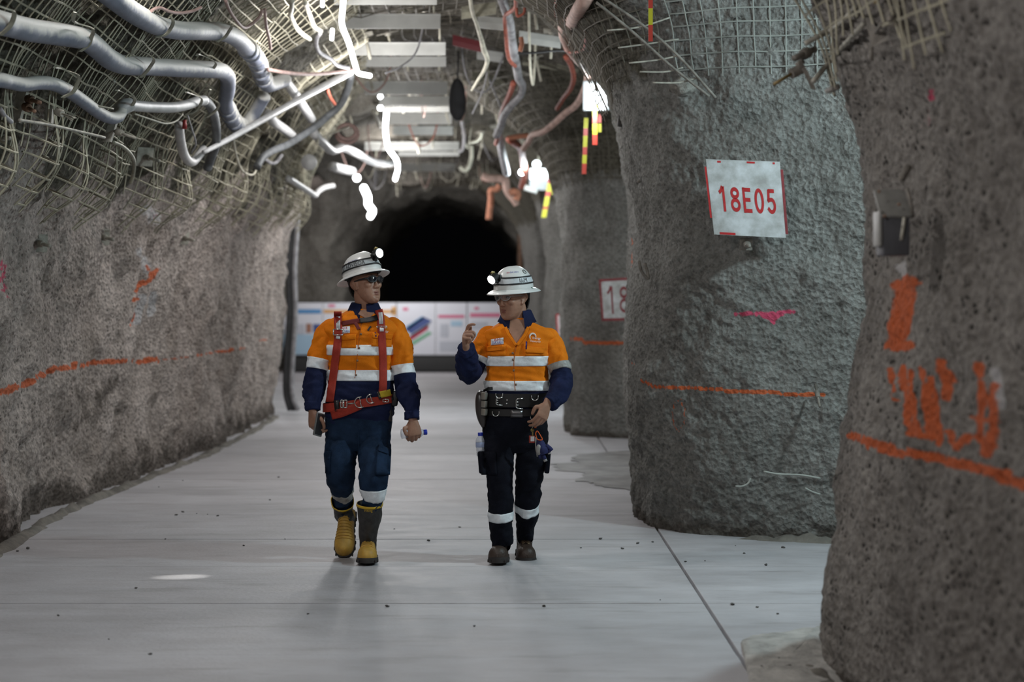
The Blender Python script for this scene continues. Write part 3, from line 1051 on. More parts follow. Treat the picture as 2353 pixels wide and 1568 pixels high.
run('signal_cable', [(616, 160), (650, 166), (690, 170), (730, 170), (780, 165), (812, 160)], .016, M_cab_p, 'pink cable running from the ribbed joint to the strip light', 'cable', .35)
run('signal_cable', [(752, 205), (758, 222), (770, 240)], .016, M_cab_r, 'short reddish cable tail below the pale pole', 'cable', .35)
run('signal_cable', [(671, 0), (670, 20), (668, 36), (680, 62), (695, 78), (712, 90)], .018, M_cab_c, 'thick cream cable hanging from the roof left of the light', 'cable', .3)
run('signal_cable', [(700, 4), (712, 35), (722, 60), (738, 72)], .018, M_cab_c, 'cream cable sloping down beside the roof plates', 'cable', .3)
run('signal_cable', [(736, 76), (728, 88), (727, 105), (736, 122), (760, 136), (775, 150), (800, 156)], .018, M_cab_g, 'grey cable curving to the lower end of the near strip light', 'cable', .35)
run('signal_cable', [(730, 330), (735, 318), (780, 300), (800, 292)], .012, M_cab_c, 'thin cream cable far back beside the white pipe', 'cable', .3)
mb = MB()
c0 = hit(797, 303, .35)
mb.tube([c0 + Vector((math.cos(a) * .10, 0, math.sin(a) * .08)) for a in np.linspace(0, 2 * math.pi, 25)], .022, 8)
mb.tube([c0 + Vector((math.cos(a) * .12, .06, math.sin(a) * .10 - .02)) for a in np.linspace(0, 2 * math.pi, 25)], .018, 8)
tag(mb.build('cable_coil', M_cab_p), 'coil of pinkish cable hung up far back on the left', 'cable')
run('signal_cable', [(857, 256), (866, 275), (872, 292)], .02, M_cab_c, 'pale cable beside the start of the middle strip light', 'cable', .45)
run('signal_cable', [(536, 322), (540, 345), (548, 375), (560, 395), (580, 402), (592, 385)], .010, M_cab_c, 'thin cream wire hanging in a loop on the left wall', 'cable', .2)
run('signal_cable', [(608, 365), (622, 375), (636, 372), (648, 356)], .018, M_cab_g, 'short grey U-bend of conduit on the left wall', 'cable', .2)
run('signal_cable', [(430, 262), (442, 300), (450, 330), (440, 352)], .006, M_cab_g, 'thin grey wire in front of the U-shaped pipe', 'cable', .26)
q = at(424, 287, PE[0].y - .02)
mb = MB().tube([q + Vector((0, 0, -.03)), q + Vector((0, 0, .035))], [.018, .014], 10)
tag(mb.build('valve_handle', mat('red_valve', (.35, .03, .03), .5)), 'small red valve above the U-shaped pipe', 'valve')
# cables down the corner of the left wall
for k, (dx, mt, lab) in enumerate([(22, M_cab_k, 'black cable running down the far left corner, nearest the wall'), (30, M_cab_k, 'black cable running down the far left corner, middle one'), (37, M_cab_g, 'grey cable running down the far left corner by the posters')]):
    run('corner_cable', [(650 + dx, 440, 27.6), (646 + dx, 520, 27.5), (640 + dx, 620, 27.4), (642 + dx, 720, 27.4), (636 + dx, 820, 27.4), (634 + dx, 900, 27.4), (640 + dx * 1.2, 944, 27.4)], .035, mt, lab, 'cable')

# ---------------------------------------------------------------- white cross plates under the roof
SLATS = [(768, 1004, -22, 12), (793, 1012, 33, 67), (815, 1024, 98, 128), (830, 1025, 131, 154), (838, 1028, 188, 218), (872, 1034, 222, 243), (882, 1036, 246, 258), (891, 1038, 261, 286), (903, 1041, 291, 311), (838, 1055, 327, 346), (915, 1055, 349, 359), (915, 1046, 376, 394)]
ords = ['nearest', 'second', 'third', 'fourth', 'fifth', 'sixth', 'seventh', 'eighth', 'ninth', 'tenth', 'eleventh', 'farthest']
for i, (x0, x1, y0, y1) in enumerate(SLATS):
    Y = 2.42 * F / (HY - y1)
    a, b = at(x0, y1, Y), at(x1, y0, Y)
    root = empty('roof_plate', ((a.x + b.x) / 2, Y, a.z))
    tag(root, ords[i] + ' white cross plate hung under the roof, counted from the camera', 'plate', 'white cross plates hung under the roof')
    h_ = b.z - a.z
    mb = MB()
    tl = .02
    mb.box(((a.x + b.x) / 2, Y, (a.z + b.z) / 2), (b.x - a.x, .006, h_), Matrix.Rotation(math.radians(-12), 4, 'X'), bev=.002)
    mb.build('panel', M_white, root, smooth=False)
    MB().box(((a.x + b.x) / 2, Y + .03, b.z), (b.x - a.x, .07, .006)).build('flange', M_white, root, smooth=False)
    for xx in (a.x + .06, b.x - .06):
        MB().tube([(xx, Y + .03, b.z), (xx, Y + .03, 4.36)], .008, 6).build('hanger_rod', M_cab_c, root)

# strip lights
def led(pts, r, label, inset=.4):
    P = catmull(trace(pts, inset), 6)
    mb = MB().tube(P, r, 10)
    o = tag(mb.build('strip_light', M_led, origin=P[0]), label, 'light')
    return o


led([(790, -20), (788, 14), (786, 57), (802, 100), (817, 152), (824, 168), (850, 174)], [.022] * 37, 'glowing white strip light at the near end of the roof plates', .55)
led([(888, 258), (886, 302), (893, 341), (910, 366), (914, 388), (908, 412)], [.030] * 31, 'glowing white strip light beside the middle roof plates', .55)
led([(836, 432), (845, 453), (846, 470), (856, 484), (851, 497)], [.05] * 25, 'glowing white strip light at the top of the dark arch', .5)
led([(741, -5), (741, 14)], .016, 'short bright light end hanging at the top left of the plates', .6)
led([(764, 68), (762, 90)], .016, 'short bright light end left of the second roof plate', .6)
for (px, py, Y, r, lab) in [(874, 222, 24, .03, 'small round bulb, upper one beside the sixth roof plate'), (874, 248, 25.5, .035, 'small round bulb, lower one beside the seventh roof plate'), (820, 409, 37, .065, 'single round bulb left of the far strip light'), (1199, 396, 27.5, .045, 'small round bulb left of the far flood lamp')]:
    q = at(px, py, Y)
    root = tag(empty('light_bulb', q), lab, 'bulb')
    MB().ball(q, r).build('globe', M_led, root)
    MB().tube([q + Vector((0, 0, r * .8)), q + Vector((0, 0, r * 1.8))], r * .45, 10).build('socket', M_cab_k, root)
    MB().tube([q + Vector((0, 0, r * 1.7)), Vector((q.x, q.y + .05, 4.55))], .006, 6).build('flex', M_cab_k, root)

# ---------------------------------------------------------------- flood lamps and reflective strips on the right
M_grey = mat('grey_lamp_body', (.35, .37, .38), .5)
M_ry = mat('reflective_yellow', (.55, .53, .02), .5)
M_rr = mat('reflective_red', (.52, .05, .03), .4)
root = tag(empty('flood_light', at(1375, 215, 18.2)), 'bright flood lamp with striped strips hanging under it', 'light')
c = at(1370, 222, 18.2)
MB().box(c + Vector((0, .05, .01)), (.24, .06, .28), bev=.02).build('housing', M_grey, root)
MB().box(c + Vector((.0, .015, .0)), (.19, .02, .24), bev=.01).build('lens', M_lampw, root)
MB().box(c + Vector((.135, .02, -.02)), (.05, .05, .16), bev=.01).build('side_lens', M_lampw, root)
MB().tube([c + Vector((0, .06, .14)), c + Vector((.0, .08, .8))], .012, 8).build('bracket', M_strap, root)
root = tag(empty('flood_light', at(1238, 412, 28)), 'far flood lamp beside the striped strips above the far man', 'light')
c = at(1238, 400, 28)
MB().box(c + Vector((.0, .06, -.07)), (.27, .06, .32), bev=.02).build('housing', M_grey, root)
MB().box(c + Vector((0, .015, 0)), (.25, .02, .15), bev=.01).build('lens', M_lampw, root)
MB().ball(c + Vector((-.03, .0, .135)), .06).build('bulb', M_lampw, root)
MB().tube([c + Vector((-.2, -.02, -.19)), c + Vector((-.02, -.02, -.25))], .042, 10).build('lower_tube', M_white, root)
MB().tube([c + Vector((0, .06, .14)), c + Vector((.0, .08, .9))], .012, 8).build('bracket', M_strap, root)


def strip(px, segs, Y, wpx, label, slope=0.0):
    y0 = segs[0][0]
    root = tag(empty('marker_strip', at(px, segs[-1][1], Y)), label, 'marker', 'striped marker strips hung under the roof')
    for a, b, ch in segs:
        p, q = at(px + slope * (a - y0), a, Y), at(px + slope * (b - y0), b, Y)
        wm = wpx / F * Y / 2
        mb = MB().loft([[s + Vector((-wm, 0, 0)), s + Vector((wm, 0, 0)), s + Vector((wm, .006, 0)), s + Vector((-wm, .006, 0))] for s in (p, q)])
        mb.build('yellow_band' if ch == 'y' else 'red_band', M_ry if ch == 'y' else M_rr, root, smooth=False)
    p = at(px, y0, Y)
    MB().tube([p, p + Vector((0, .03, .09))], .004, 6).build('string', M_cab_k, root)


strip(1495, [(-30, 19, 'r'), (19, 57, 'y'), (57, 95, 'r')], 10.8, 10, 'red and yellow strip hanging in front of the wire mesh at the top')
strip(1367, [(240, 267, 'y'), (267, 284, 'r'), (285, 309, 'y'), (309, 333, 'r')], 18.0, 11, 'red and yellow strip hanging right under the flood lamp')
strip(1378, [(262, 282, 'r'), (284, 304, 'y')], 18.4, 8, 'short striped strip behind the one under the flood lamp')
strip(1347, [(271, 295, 'y'), (295, 312, 'r'), (312, 338, 'y'), (338, 356, 'r'), (356, 376, 'y'), (376, 400, 'r')], 18.6, 10, 'longest striped strip, left of the flood lamp', -.04)
strip(1266, [(408, 422, 'r'), (422, 440, 'y'), (440, 452, 'r'), (452, 475, 'y'), (475, 481, 'r'), (481, 500, 'y')], 28, 11, 'striped strip slanting beside the far flood lamp', -.18)
strip(1273, [(424, 446, 'y')], 27.6, 12, 'single yellow strip right of the far flood lamp')

def wall_probe(o):
    me = o.data
    V = [v.co.copy() for v in me.vertices]
    t = BVHTree.FromPolygons(V, [tuple(p.vertices) for p in me.polygons])

    def f(px, py, off=.05, default=8.3):
        d = (at(px, py, 1.0) - Vector((0, 0, CH))).normalized()
        h = t.ray_cast(Vector((0, 0, CH)), d)
        return (h[0].y if h[0] is not None and (o is not wall_p1 or h[0].y < 9.4) else default) - off
    return f


probe2, probe3 = wall_probe(wall_p2), wall_probe(wall_p3)

# ---------------------------------------------------------------- reddish and grey ducts under the roof, right of the plates
def cab(pts, r, mtl, label, name='roof_cable', cat='cable', y0=17.0, y1=None):
    n = len(pts)
    y1 = y1 or y0
    out = []
    for i, p in enumerate(pts):
        y = y0 + (y1 - y0) * i / (n - 1)
        if y < 40:
            y = min(y, probe2(p[0], p[1], .16, 99), probe3(p[0], p[1], .16, 99))
        out.append((p[0], p[1], y))
    return run(name, out, r, mtl, label, cat)


cab([(1150, -10), (1160, 18), (1171, 50), (1176, 90), (1182, 125), (1187, 152), (1192, 180), (1200, 197), (1194, 220), (1172, 245), (1157, 268), (1151, 290), (1141, 312)], .04, M_cab_g, 'thick grey duct hanging and curling left of the salmon duct', 'air_duct', 'duct', 16.5, 22)
cab([(1185, -5), (1184, 17), (1168, 30), (1160, 40), (1163, 86), (1166, 120), (1172, 140), (1184, 152)], .018, M_cab_r, 'red cable wound along the thick grey duct', y0=16.3, y1=18.4)
cab([(1197, 85), (1199, 100), (1195, 118)], .02, M_cab_o, 'short orange cable loop right of the grey duct', y0=17.2)
cab([(1187, 18), (1188, 35), (1193, 37), (1204, 30), (1206, 18)], .012, M_cab_r, 'small hanging red loop at the top by the grey duct', y0=16.4)
cab([(1180, 190), (1172, 215), (1158, 245), (1150, 275), (1148, 305), (1140, 330)], .028, M_cab_r, 'brownish red cable falling behind the grey duct', y0=19, y1=24)
cab([(1145, 300), (1152, 340), (1158, 370), (1164, 398)], .05, M_cab_g, 'lower end of the grey duct above the dark arch', 'air_duct', 'duct', 24, 27)
cab([(1352, -12), (1342, 4), (1332, 18), (1322, 38), (1312, 53), (1297, 56), (1296, 78), (1303, 98), (1312, 116), (1328, 137), (1349, 163), (1349, 188), (1338, 218), (1322, 243), (1299, 260), (1274, 283), (1248, 303), (1224, 310), (1215, 325), (1202, 343)], [.05, .052, .042, .036, .036, .036], M_cab_pk, 'salmon coloured duct snaking down from the top right of the roof', 'air_duct', 'duct', 16, 23)
cab([(1279, -5), (1276, 20), (1278, 45), (1290, 65), (1294, 95), (1302, 118), (1325, 120), (1342, 112), (1346, 85), (1346, 65)], .011, M_cab_r, 'dark red cable looping round the salmon duct', y0=15.9, y1=17)
cab([(1300, 130), (1312, 150), (1318, 180), (1310, 205), (1295, 225), (1280, 250)], .026, M_cab_r, 'brownish red cable running behind the salmon duct', y0=18.5, y1=22)
cab([(1168, 318), (1190, 314), (1215, 312)], .03, M_cab_o, 'short orange duct crossing above the far flood lamp', y0=23)
cab([(1170, 320), (1195, 340), (1202, 370), (1206, 400), (1198, 430)], .045, M_cab_r, 'dark red brown duct falling towards the far flood lamp', 'air_duct', 'duct', 24, 29)
cab([(1108, 404), (1125, 410), (1150, 411), (1162, 416), (1164, 434), (1172, 448), (1182, 460), (1188, 472)], [.06, .06, .06, .06, .05], M_cab_pk, 'pale salmon duct bending at the top of the dark arch', 'air_duct', 'duct', 31)
cab([(1148, 425), (1142, 435), (1128, 438), (1128, 460), (1125, 485), (1123, 505)], .05, M_cab_o, 'orange brown duct end hanging into the dark arch', 'air_duct', 'duct', 31.5)
cab([(1170, 445), (1182, 440), (1190, 446), (1186, 460)], .05, M_cab_o, 'bright orange duct tip at the top right of the dark arch', 'air_duct', 'duct', 30.5)
cab([(1080, -8), (1085, 25), (1096, 58), (1106, 90), (1112, 115), (1120, 138), (1112, 163), (1098, 185), (1084, 208)], [.018, .016, .024, .018, .012], M_cab_c, 'pale rag-like cable dangling right of the roof plates', y0=16.5, y1=19)
cab([(1190, 122), (1230, 121), (1270, 117), (1298, 116)], .010, M_cab_k, 'thin straight black wire between the two ducts', y0=17.8)
cab([(1060, 275), (1066, 310), (1064, 340), (1055, 350)], .022, M_cab_g, 'grey cable hanging right of the far plates, nearest the dark bag', y0=26)
cab([(1106, 305), (1100, 320), (1088, 326), (1076, 328)], .022, M_cab_c, 'short cream cable tail right of the far plates', y0=27)
cab([(1082, 335), (1083, 360), (1076, 385), (1066, 392), (1056, 384)], .03, M_cab_c, 'cream cable curling up at the end of the far plates', y0=29)
cab([(1198, 480), (1196, 560), (1197, 690)], .06, M_rust, 'rusty upright pipe at the right edge of the dark arch', 'upright_pipe', 'pipe', 45.2)
cab([(1120, 165), (1112, 200), (1100, 230), (1085, 262)], .008, M_cab_g, 'thin grey wire right of the pale rag-like cable', y0=20)
for i, (x0, y0, x1, y1, Y, mt, lab) in enumerate([
        (1098, 50, 1160, 56, 18, M_white, 'pale roof strap right of the second plate'), (1193, 84, 1288, 98, 18.5, M_white, 'pale sloping roof strap between the two ducts'),
        (1096, 124, 1156, 133, 21, M_white, 'short pale roof strap behind the rag-like cable'), (1040, 92, 1106, 108, 20, mat('red_strap', (.10, .012, .015), .6), 'dark red roof strap right of the third plate'),
        (1200, 138, 1330, 158, 22, M_strap, 'dull roof strap behind the salmon duct'), (1060, 30, 1140, 18, 17, M_strap, 'dull roof strap at the top right of the plates'), (1085, 175, 1180, 190, 23, M_strap, 'dull roof strap far back right of the plates'), (1075, 400, 1200, 425, 43, M_strap, 'dull roof strap just above the dark arch')]):
    a, b = at(x0, y0, Y), at(x1, y1, Y)
    hgt = .055
    mb = MB().loft([[s + Vector((0, 0, hgt)), s + Vector((0, -.01, 0)), s + Vector((0, -.01, -hgt)), s + Vector((0, .006, -hgt)), s + Vector((0, .006, hgt))] for s in (a, b)])
    tag(mb.build('roof_strap', mt, smooth=False), lab, 'strap')
# dark bag hung right of the plates
mb = MB()
c = at(1051, 232, 22)
mb.loft([[c + Vector((math.cos(a) * rx, math.sin(a) * .09, z)) for a in np.linspace(0, 2 * math.pi, 17)[:-1]] for rx, z in [(.03, .24), (.06, .2), (.085, .12), (.095, 0), (.09, -.12), (.05, -.2), (.02, -.22)]])
mb.tube([c + Vector((0, 0, .2)), c + Vector((.01, .02, .55))], .008, 6)
tag(mb.build('cloth_bag', mat('black_cloth', (.03, .03, .032), .9)), 'dark bag hanging right of the far roof plates', 'bag')

# bolts sticking down from the roof
mbp = MB().box((0, 0, .0), (.16, .16, .008), bev=.003)
mbp.ball((0, 0, -.01), (.035, .035, .02))
mbr = MB().tube([(0, 0, .0), (0, 0, -.2)], .013, 8)
proto = None
rs = random.Random(5)
for i in range(54):
    Y = 17 + 26 * rs.random()
    X = rs.uniform(-2.3, .9)
    Z = 4.20 - 0.05 * abs(X + .9) ** 1.5 - rs.uniform(0, .08)
    if proto is None:
        root = empty('roof_bolt', (X, Y, Z))
        WORLD[root.name] = Vector((0, 0, 0))
        a = mbp.build('plate', M_steel, root, smooth=False, origin=(0, 0, 0))
        b = mbr.build('bolt_end', M_cab_c, root, origin=(0, 0, 0))
        proto = (root, a, b)
    else:
        root = proto[0].copy()
        COL.objects.link(root)
        for ch in proto[1:]:
            c2 = ch.copy()
            COL.objects.link(c2)
            c2.parent = root
    root.location = (X, Y, Z)
    root.rotation_euler = (rs.uniform(-.3, .3), rs.uniform(-.3, .3), rs.uniform(0, 6))
    s = rs.uniform(.7, 1.4)
    root.scale = (1, 1, s)
    tag(root, 'steel bolt end and plate sticking down from the rough rock roof', 'bolt', 'bolts sticking down from the roof')
# thin wires drooping from the roof
for i in range(34):
    Y = 17.5 + 22 * rs.random()
    X = rs.uniform(-2.6, .7)
    Z = 4.1 - 0.06 * abs(X + .9) ** 1.5
    L_ = rs.uniform(.25, .7)
    dx = rs.uniform(-.35, .35)
    dy = rs.uniform(-.4, .4)
    P = [Vector((X, Y, 4.36)), Vector((X, Y, Z)), Vector((X + dx * .2, Y + dy * .2, Z - L_ * .5)), Vector((X + dx * .6, Y + dy * .6, Z - L_ * .75)), Vector((X + dx, Y + dy, Z - L_ * rs.uniform(.2, .9)))]
    if rs.random() < .5:
        P.append(P[-1] + Vector((dx * .5, dy * .4, L_ * .7)))
    mb = MB().tube(catmull(P, 5), rs.uniform(.006, .013), 6)
    tag(mb.build('drooping_wire', rs.choice([M_cab_c, M_cab_c, M_cab_g, M_cab_p, M_cab_r]), origin=P[0]), 'thin wire drooping loosely from the rough rock roof', 'wire', 'thin wires drooping from the roof')

# ---------------------------------------------------------------- steelwork on the near right wall
near = wall_probe(wall_p1)
leftw = wall_probe(wall_left)
for px, py, lab in [(238, 546, 'bolt stub with plate standing out of the left wall above the orange line'), (92, 560, 'bolt stub low on the left wall near the picture edge'), (424, 548, 'bolt stub on the left wall beside the chalk marks'), (566, 452, 'bolt with plate high on the far part of the left wall')]:
    rock_bolt(px, py, px + 22, py + 5, leftw(px, py, .04), .024, .012, lab, plate=(.13, .12))
def rod_px(name, pts, r, mtl, label, cat, Y):
    C = catmull([at(p[0], p[1], p[2] if len(p) > 2 else Y) for p in pts], 6)
    return tag(MB().tube(C, r, 10).build(name, mtl, origin=C[0]), label, cat)


M_dk = mat('dull_steel', (.20, .18, .155), .65, .3, .3, 18, .4, 80)
rod_px('threaded_rod', [(x, y, near(x, y, .10)) for x, y in [(1968, 16), (1940, 45), (1912, 68), (1880, 84)]] + [(1850, 100, 8.2)], .011, M_steel, 'bent steel rod across the mesh, upper one at the top right', 'rod', 7.9)
rod_px('threaded_rod', [(1984, 56, near(1984, 56, .12)), (1922, 124, near(1922, 124, .14)), (1868, 188, near(1885, 188, .12))], .011, M_steel, 'straight threaded rod across the mesh, lower one at the top right', 'rod', 7.8)
_ya = near(1985, 60, .16)
root = tag(empty('angle_plate', at(1985, 105, _ya)), 'flat steel angle plate with bolt hole at the top of the near wall', 'plate')
MB().add([at(*p) for p in [(1950, -10, _ya + 0.00), (1975, -10, _ya + 0.00), (2003, 108, _ya + 0.00), (2042, 92, _ya + -0.10), (2046, 78, _ya + -0.10), (2010, 60, _ya + -0.05), (1998, -10, _ya + -0.05)]] + [at(p[0], p[1], p[2] + .02) for p in [(1950, -10, _ya + 0.00), (1975, -10, _ya + 0.00), (2003, 108, _ya + 0.00), (2042, 92, _ya + -0.10), (2046, 78, _ya + -0.10), (2010, 60, _ya + -0.05), (1998, -10, _ya + -0.05)]],
         [tuple(range(7)), tuple(range(13, 6, -1))] + [(i, i + 7, (i + 1) % 7 + 7, (i + 1) % 7) for i in range(7)]).build('plate', M_dk, root, smooth=False)
MB().tube([at(2012, 75, _ya + -0.05), at(2032, 45, _ya + -0.25)], .007, 10).build('rod', M_dk, root)
MB().tube([at(1998, 30, _ya + 0.00), at(2018, -5, _ya + -0.20)], .007, 10).build('rod', mat('brassy_rod', (.24, .17, .07), .5, .4), root)
MB().tube([at(2002, 108, _ya + 0.00), at(2003, 140, _ya + 0.00)], .008, 8).build('hook_end', M_dk, root)
rock_bolt(2060, 32, 2045, 45, near(2060, 32, .03), .030, .012, 'round dusty bolt cap beside the angle plate', plate=(.10, .10), mtl=M_dk)
root = tag(empty('rock_bolt', at(1853, 175, 8.3)), 'bolt with collar and thin brass rod jutting from the near wall edge', 'bolt')
MB().tube([at(1842, 150, 8.32), at(1835, 140, 8.32)], .02, 10).build('nut', M_dk, root)
p, q = at(1842, 158, 8.3), at(1818, 170, 8.28)
MB().tube([p, q], .022, 16).build('collar', M_dk, root, angle=40)
MB().tube([q, at(1778, 194, 8.25)], .007, 8).build('rod', mat('brassy_rod', (.24, .17, .07), .5, .4), root)
MB().loft([[at(x - 4, y, 8.26), at(x + 8, y + 3, 8.26), at(x + 8, y + 3, 8.30), at(x - 4, y, 8.30)] for x, y in [(1836, 138), (1852, 170), (1868, 204)]]).build('plate', M_dk, root, smooth=False)
rock_bolt(1853, 122, 1826, 134, 8.3, .024, .014, 'stubby bolt just above the brass rod', mtl=M_dk)
rock_bolt(1912, 205, 1925, 200, near(1925, 205, .0), .014, .012, 'short bolt stub half buried below the lower rod', mtl=M_dk)
rod_px('threaded_rod', [(1930, 8), (1942, -8)], .012, M_dk, 'short rod end at the top picture edge', 'rod', 7.8)
# grey junction box
root = tag(empty('junction_box', at(2060, 590, 7.35)), 'small grey electrical box fixed to the near right wall', 'box')
M_box = mat('lit_grey_plastic', (.22, .215, .20), .5, 0, .15, 20)
Yj = 7.25
c = at(2060, 540, Yj)
MB().box(c + Vector((0, .07, -.0)), (.098, .14, .15), bev=.006).build('body', mat('shaded_grey_plastic', (.09, .09, .10), .5), root)  # shaded front painted darker than the lid, which is lit from above
Rm = Matrix.Rotation(math.radians(38), 4, 'X')
MB().box(at(2058, 466, Yj) + Vector((0, .06, 0)), (.116, .17, .012), Rm, bev=.004).build('lid', M_box, root)
MB().box(at(2024, 525, Yj) + Vector((0, .06, 0)), (.012, .13, .13), bev=.004).build('side_flap', M_box, root)
MB().tube([at(2078, 500, Yj - .01), at(2074, 530, Yj - .012), at(2071, 552, Yj)], .006, 8).build('cable_stub', mat('ivory_plastic', (.55, .52, .44), .5), root)
MB().tube([at(2084, 432, Yj + .02), at(2094, 470, Yj), at(2098, 500, Yj)], .007, 8).build('conduit', M_dk, root)
MB().tube([at(2090, 380, 7.3), at(2078, 400, 7.3), at(2070, 415, 7.3)], .014, 8).build('gland', M_dk, root)
for (px, py) in [(2066, 470), (2033, 497), (2020, 440)]:
    MB().ball(at(px, py, Yj - .02), .006).build('screw', M_rust, root)
# small bolts on the right pillars
rock_bolt(1716, 562, 1722, 566, 12.6, .024, .012, 'small bolt head just below the 18E05 sign', plate=(.08, .08), mtl=M_dk)
rock_bolt(1878, 905, 1884, 935, 12.45, .016, .008, 'dark bolt stub on the pillar just below its orange line', mtl=M_dk)
rod_px('loose_wire', [(1755, 1084), (1790, 1090), (1840, 1092), (1885, 1100)], .006, M_wire2, 'bare wire end lying on the foot of the pillar', 'wire', 12.55)
rod_px('loose_wire', [(1850, 1122), (1865, 1130), (1885, 1137)], .006, M_wire2, 'short bare wire low on the pillar by the near wall', 'wire', 12.5)
rod_px('loose_wire', [(1690, 1118), (1705, 1118), (1718, 1112), (1725, 1100)], .006, M_wire2, 'hooked bare wire low on the pillar', 'wire', 12.6)
rod_px('loose_wire', [(1468, 600), (1475, 625), (1490, 640), (1482, 605)], .010, M_dk, 'rusty wire tuft on the left side of the pillar', 'wire', 13.3)
rod_px('threaded_rod', [(1498, 360), (1480, 400), (1466, 420)], .010, M_dk, 'short rod hanging on the edge of the pillar', 'rod', 13.6)
mb = MB().box(at(1455, 280, 14.2), (.22, .1, .085), Matrix.Rotation(.1, 4, 'Y'), bev=.01)
tag(mb.build('dark_bracket', mat('dark_iron', (.05, .045, .04), .8)), 'dark iron bracket on the arch left of the pillar top', 'bracket')
for i, (pts, lab) in enumerate([([(1385, -5), (1480, 60), (1560, 130), (1645, 225)], 'bent mesh bar hanging over the pillar face, right one'), ([(1370, 5), (1450, 70), (1540, 150), (1630, 222)], 'bent mesh bar hanging over the pillar face, left one')]):
    rod_px('mesh_bar', pts, .009, M_dk, lab, 'bar', 12.3)
for i, (pts, lab) in enumerate([([(1395, 70), (1470, 62), (1540, 40)], 'cross wire between the two mesh bars, top one'), ([(1420, 110), (1480, 102), (1560, 90)], 'cross wire between the two mesh bars, second one'), ([(1445, 145), (1510, 138), (1560, 128)], 'cross wire between the two mesh bars, third one'), ([(1470, 165), (1530, 165), (1570, 155)], 'cross wire between the two mesh bars, fourth one'), ([(1500, 190), (1560, 190), (1605, 178)], 'cross wire between the two mesh bars, lowest one')]):
    rod_px('mesh_bar', pts, .006, M_steel, lab, 'bar', 12.32)
# sprayed lumps at the lower end of the bars
mb = MB().ball(at(1570, 200, 12.55), (.085, .05, .06), n=20, m=12)
V = np.array(mb.v)
V += (.02 * fbm(V, 14, 2, 5))[:, None] * np.array([1, 1, 1])
mb.v = V.tolist()
tag(mb.build('concrete_lump', M_back), 'lump of sprayed concrete at the lower end of the mesh bars', 'lump')


# ---------------------------------------------------------------- lettering helper and signs
_TXT = {}


def text_mesh(s, extrude=0.0):
    """glyph outline mesh of a string, normalised to height 1 caps, x from 0 to width"""
    cu = bpy.data.curves.new('t', 'FONT')
    cu.body = s
    cu.size = 1.0
    cu.resolution_u = 3
    o = bpy.data.objects.new('t', cu)
    COL.objects.link(o)
    dg = bpy.context.evaluated_depsgraph_get()
    me = bpy.data.meshes.new_from_object(o.evaluated_get(dg))
    bm = bmesh.new()
    bm.from_mesh(me)
    bmesh.ops.triangulate(bm, faces=bm.faces[:])
    V = [tuple(v.co) for v in bm.verts]
    bm.verts.index_update()
    Fc = [tuple(v.index for v in f.verts) for f in bm.faces]
    bm.free()
    bpy.data.objects.remove(o)
    bpy.data.curves.remove(cu)
    bpy.data.meshes.remove(me)
    A = np.array(V)
    A[:, 0] -= A[:, 0].min()
    A[:, 1] -= A[:, 1].min()
    A[:, :2] /= np.array([A[:, 0].max(), A[:, 1].max()])
    return A[:, :2], Fc


def lettering(s, fn, name, mtl, parent):
    A, Fc = text_mesh(s)
    mb = MB().add([fn(a, b) for a, b in A], Fc)
    return mb.build(name, mtl, parent, smooth=False)


def block_letters(s, fn, name, mtl, parent, wd=.19):
    """bold sign-painter's characters drawn as flat strokes, one mesh a character"""
    G = {'1': [[(.12, .74), (.34, .84), (.5, 1.0)], [(.56, 1.0), (.56, 0)]],
         '8': [[(.5 + .33 * math.sin(t), .755 + .16 * math.cos(t)) for t in np.linspace(0, 6.2832, 25)], [(.5 + .38 * math.sin(t), .29 + .20 * math.cos(t)) for t in np.linspace(0, 6.2832, 25)]],
         'E': [[(.18, 1.0), (.18, 0)], [(.1, .915), (.9, .915)], [(.1, .52), (.84, .52)], [(.1, .085), (.94, .085)]],
         '0': [[(.5 + .36 * math.sin(t), .5 + .42 * math.cos(t)) for t in np.linspace(0, 6.2832, 33)]],
         '5': [[(.24, .915), (.86, .915)], [(.29, .96), (.22, .50)], [(.14, .50), (.30, .565)] + [(.50 + .34 * math.sin(t), .335 + .245 * math.cos(t)) for t in np.linspace(-.5, 3.6, 21)] + [(.12, .24)]]}
    n = len(s)
    for i, ch in enumerate(s):
        mb = MB()
        for st in G[ch]:
            C = [Vector((a, b, 0)) for a, b in st]
            w2 = wd / 2
            rings = []
            for k, c_ in enumerate(C):
                t = C[min(k + 1, len(C) - 1)] - C[max(k - 1, 0)]
                if len(C) > 20 and k in (0, len(C) - 1) and ch in '80':
                    t = C[1] - C[-2]
                t = Vector((t.x * .62, t.y, 0)).normalized()
                nn = Vector((-t.y / .62, t.x, 0)) * w2 * .8
                rings.append([c_ + nn, c_ - nn])
            V = []
            for r in rings:
                V += [fn((i + .5 + (q.x - .5) * .80) / n, q.y) for q in r]
            mb.add(V, [(2 * k, 2 * k + 1, 2 * k + 3, 2 * k + 2) for k in range(len(rings) - 1)])
        mb.build('character', mtl, parent, smooth=False)


M_sign = mat('worn_white_sign', (.56, .58, .59), .5, 0, 0, 8, 0, col2=(.31, .31, .295), detail=7)
M_redp = mat('red_sign_paint', (.42, .018, .02), .5, 0, .12, 25)
M_dred = mat('dark_red_paint', (.20, .025, .03), .6, 0, .2, 20)


def bil(c, u, v, lift=0.0):
    tl, tr, br, bl = c
    p = (bl * (1 - u) + br * u) * (1 - v) + (tl * (1 - u) + tr * u) * v
    n = (tr - tl).cross(bl - tl).normalized()
    if n.y > 0:
        n = -n
    return p + n * lift


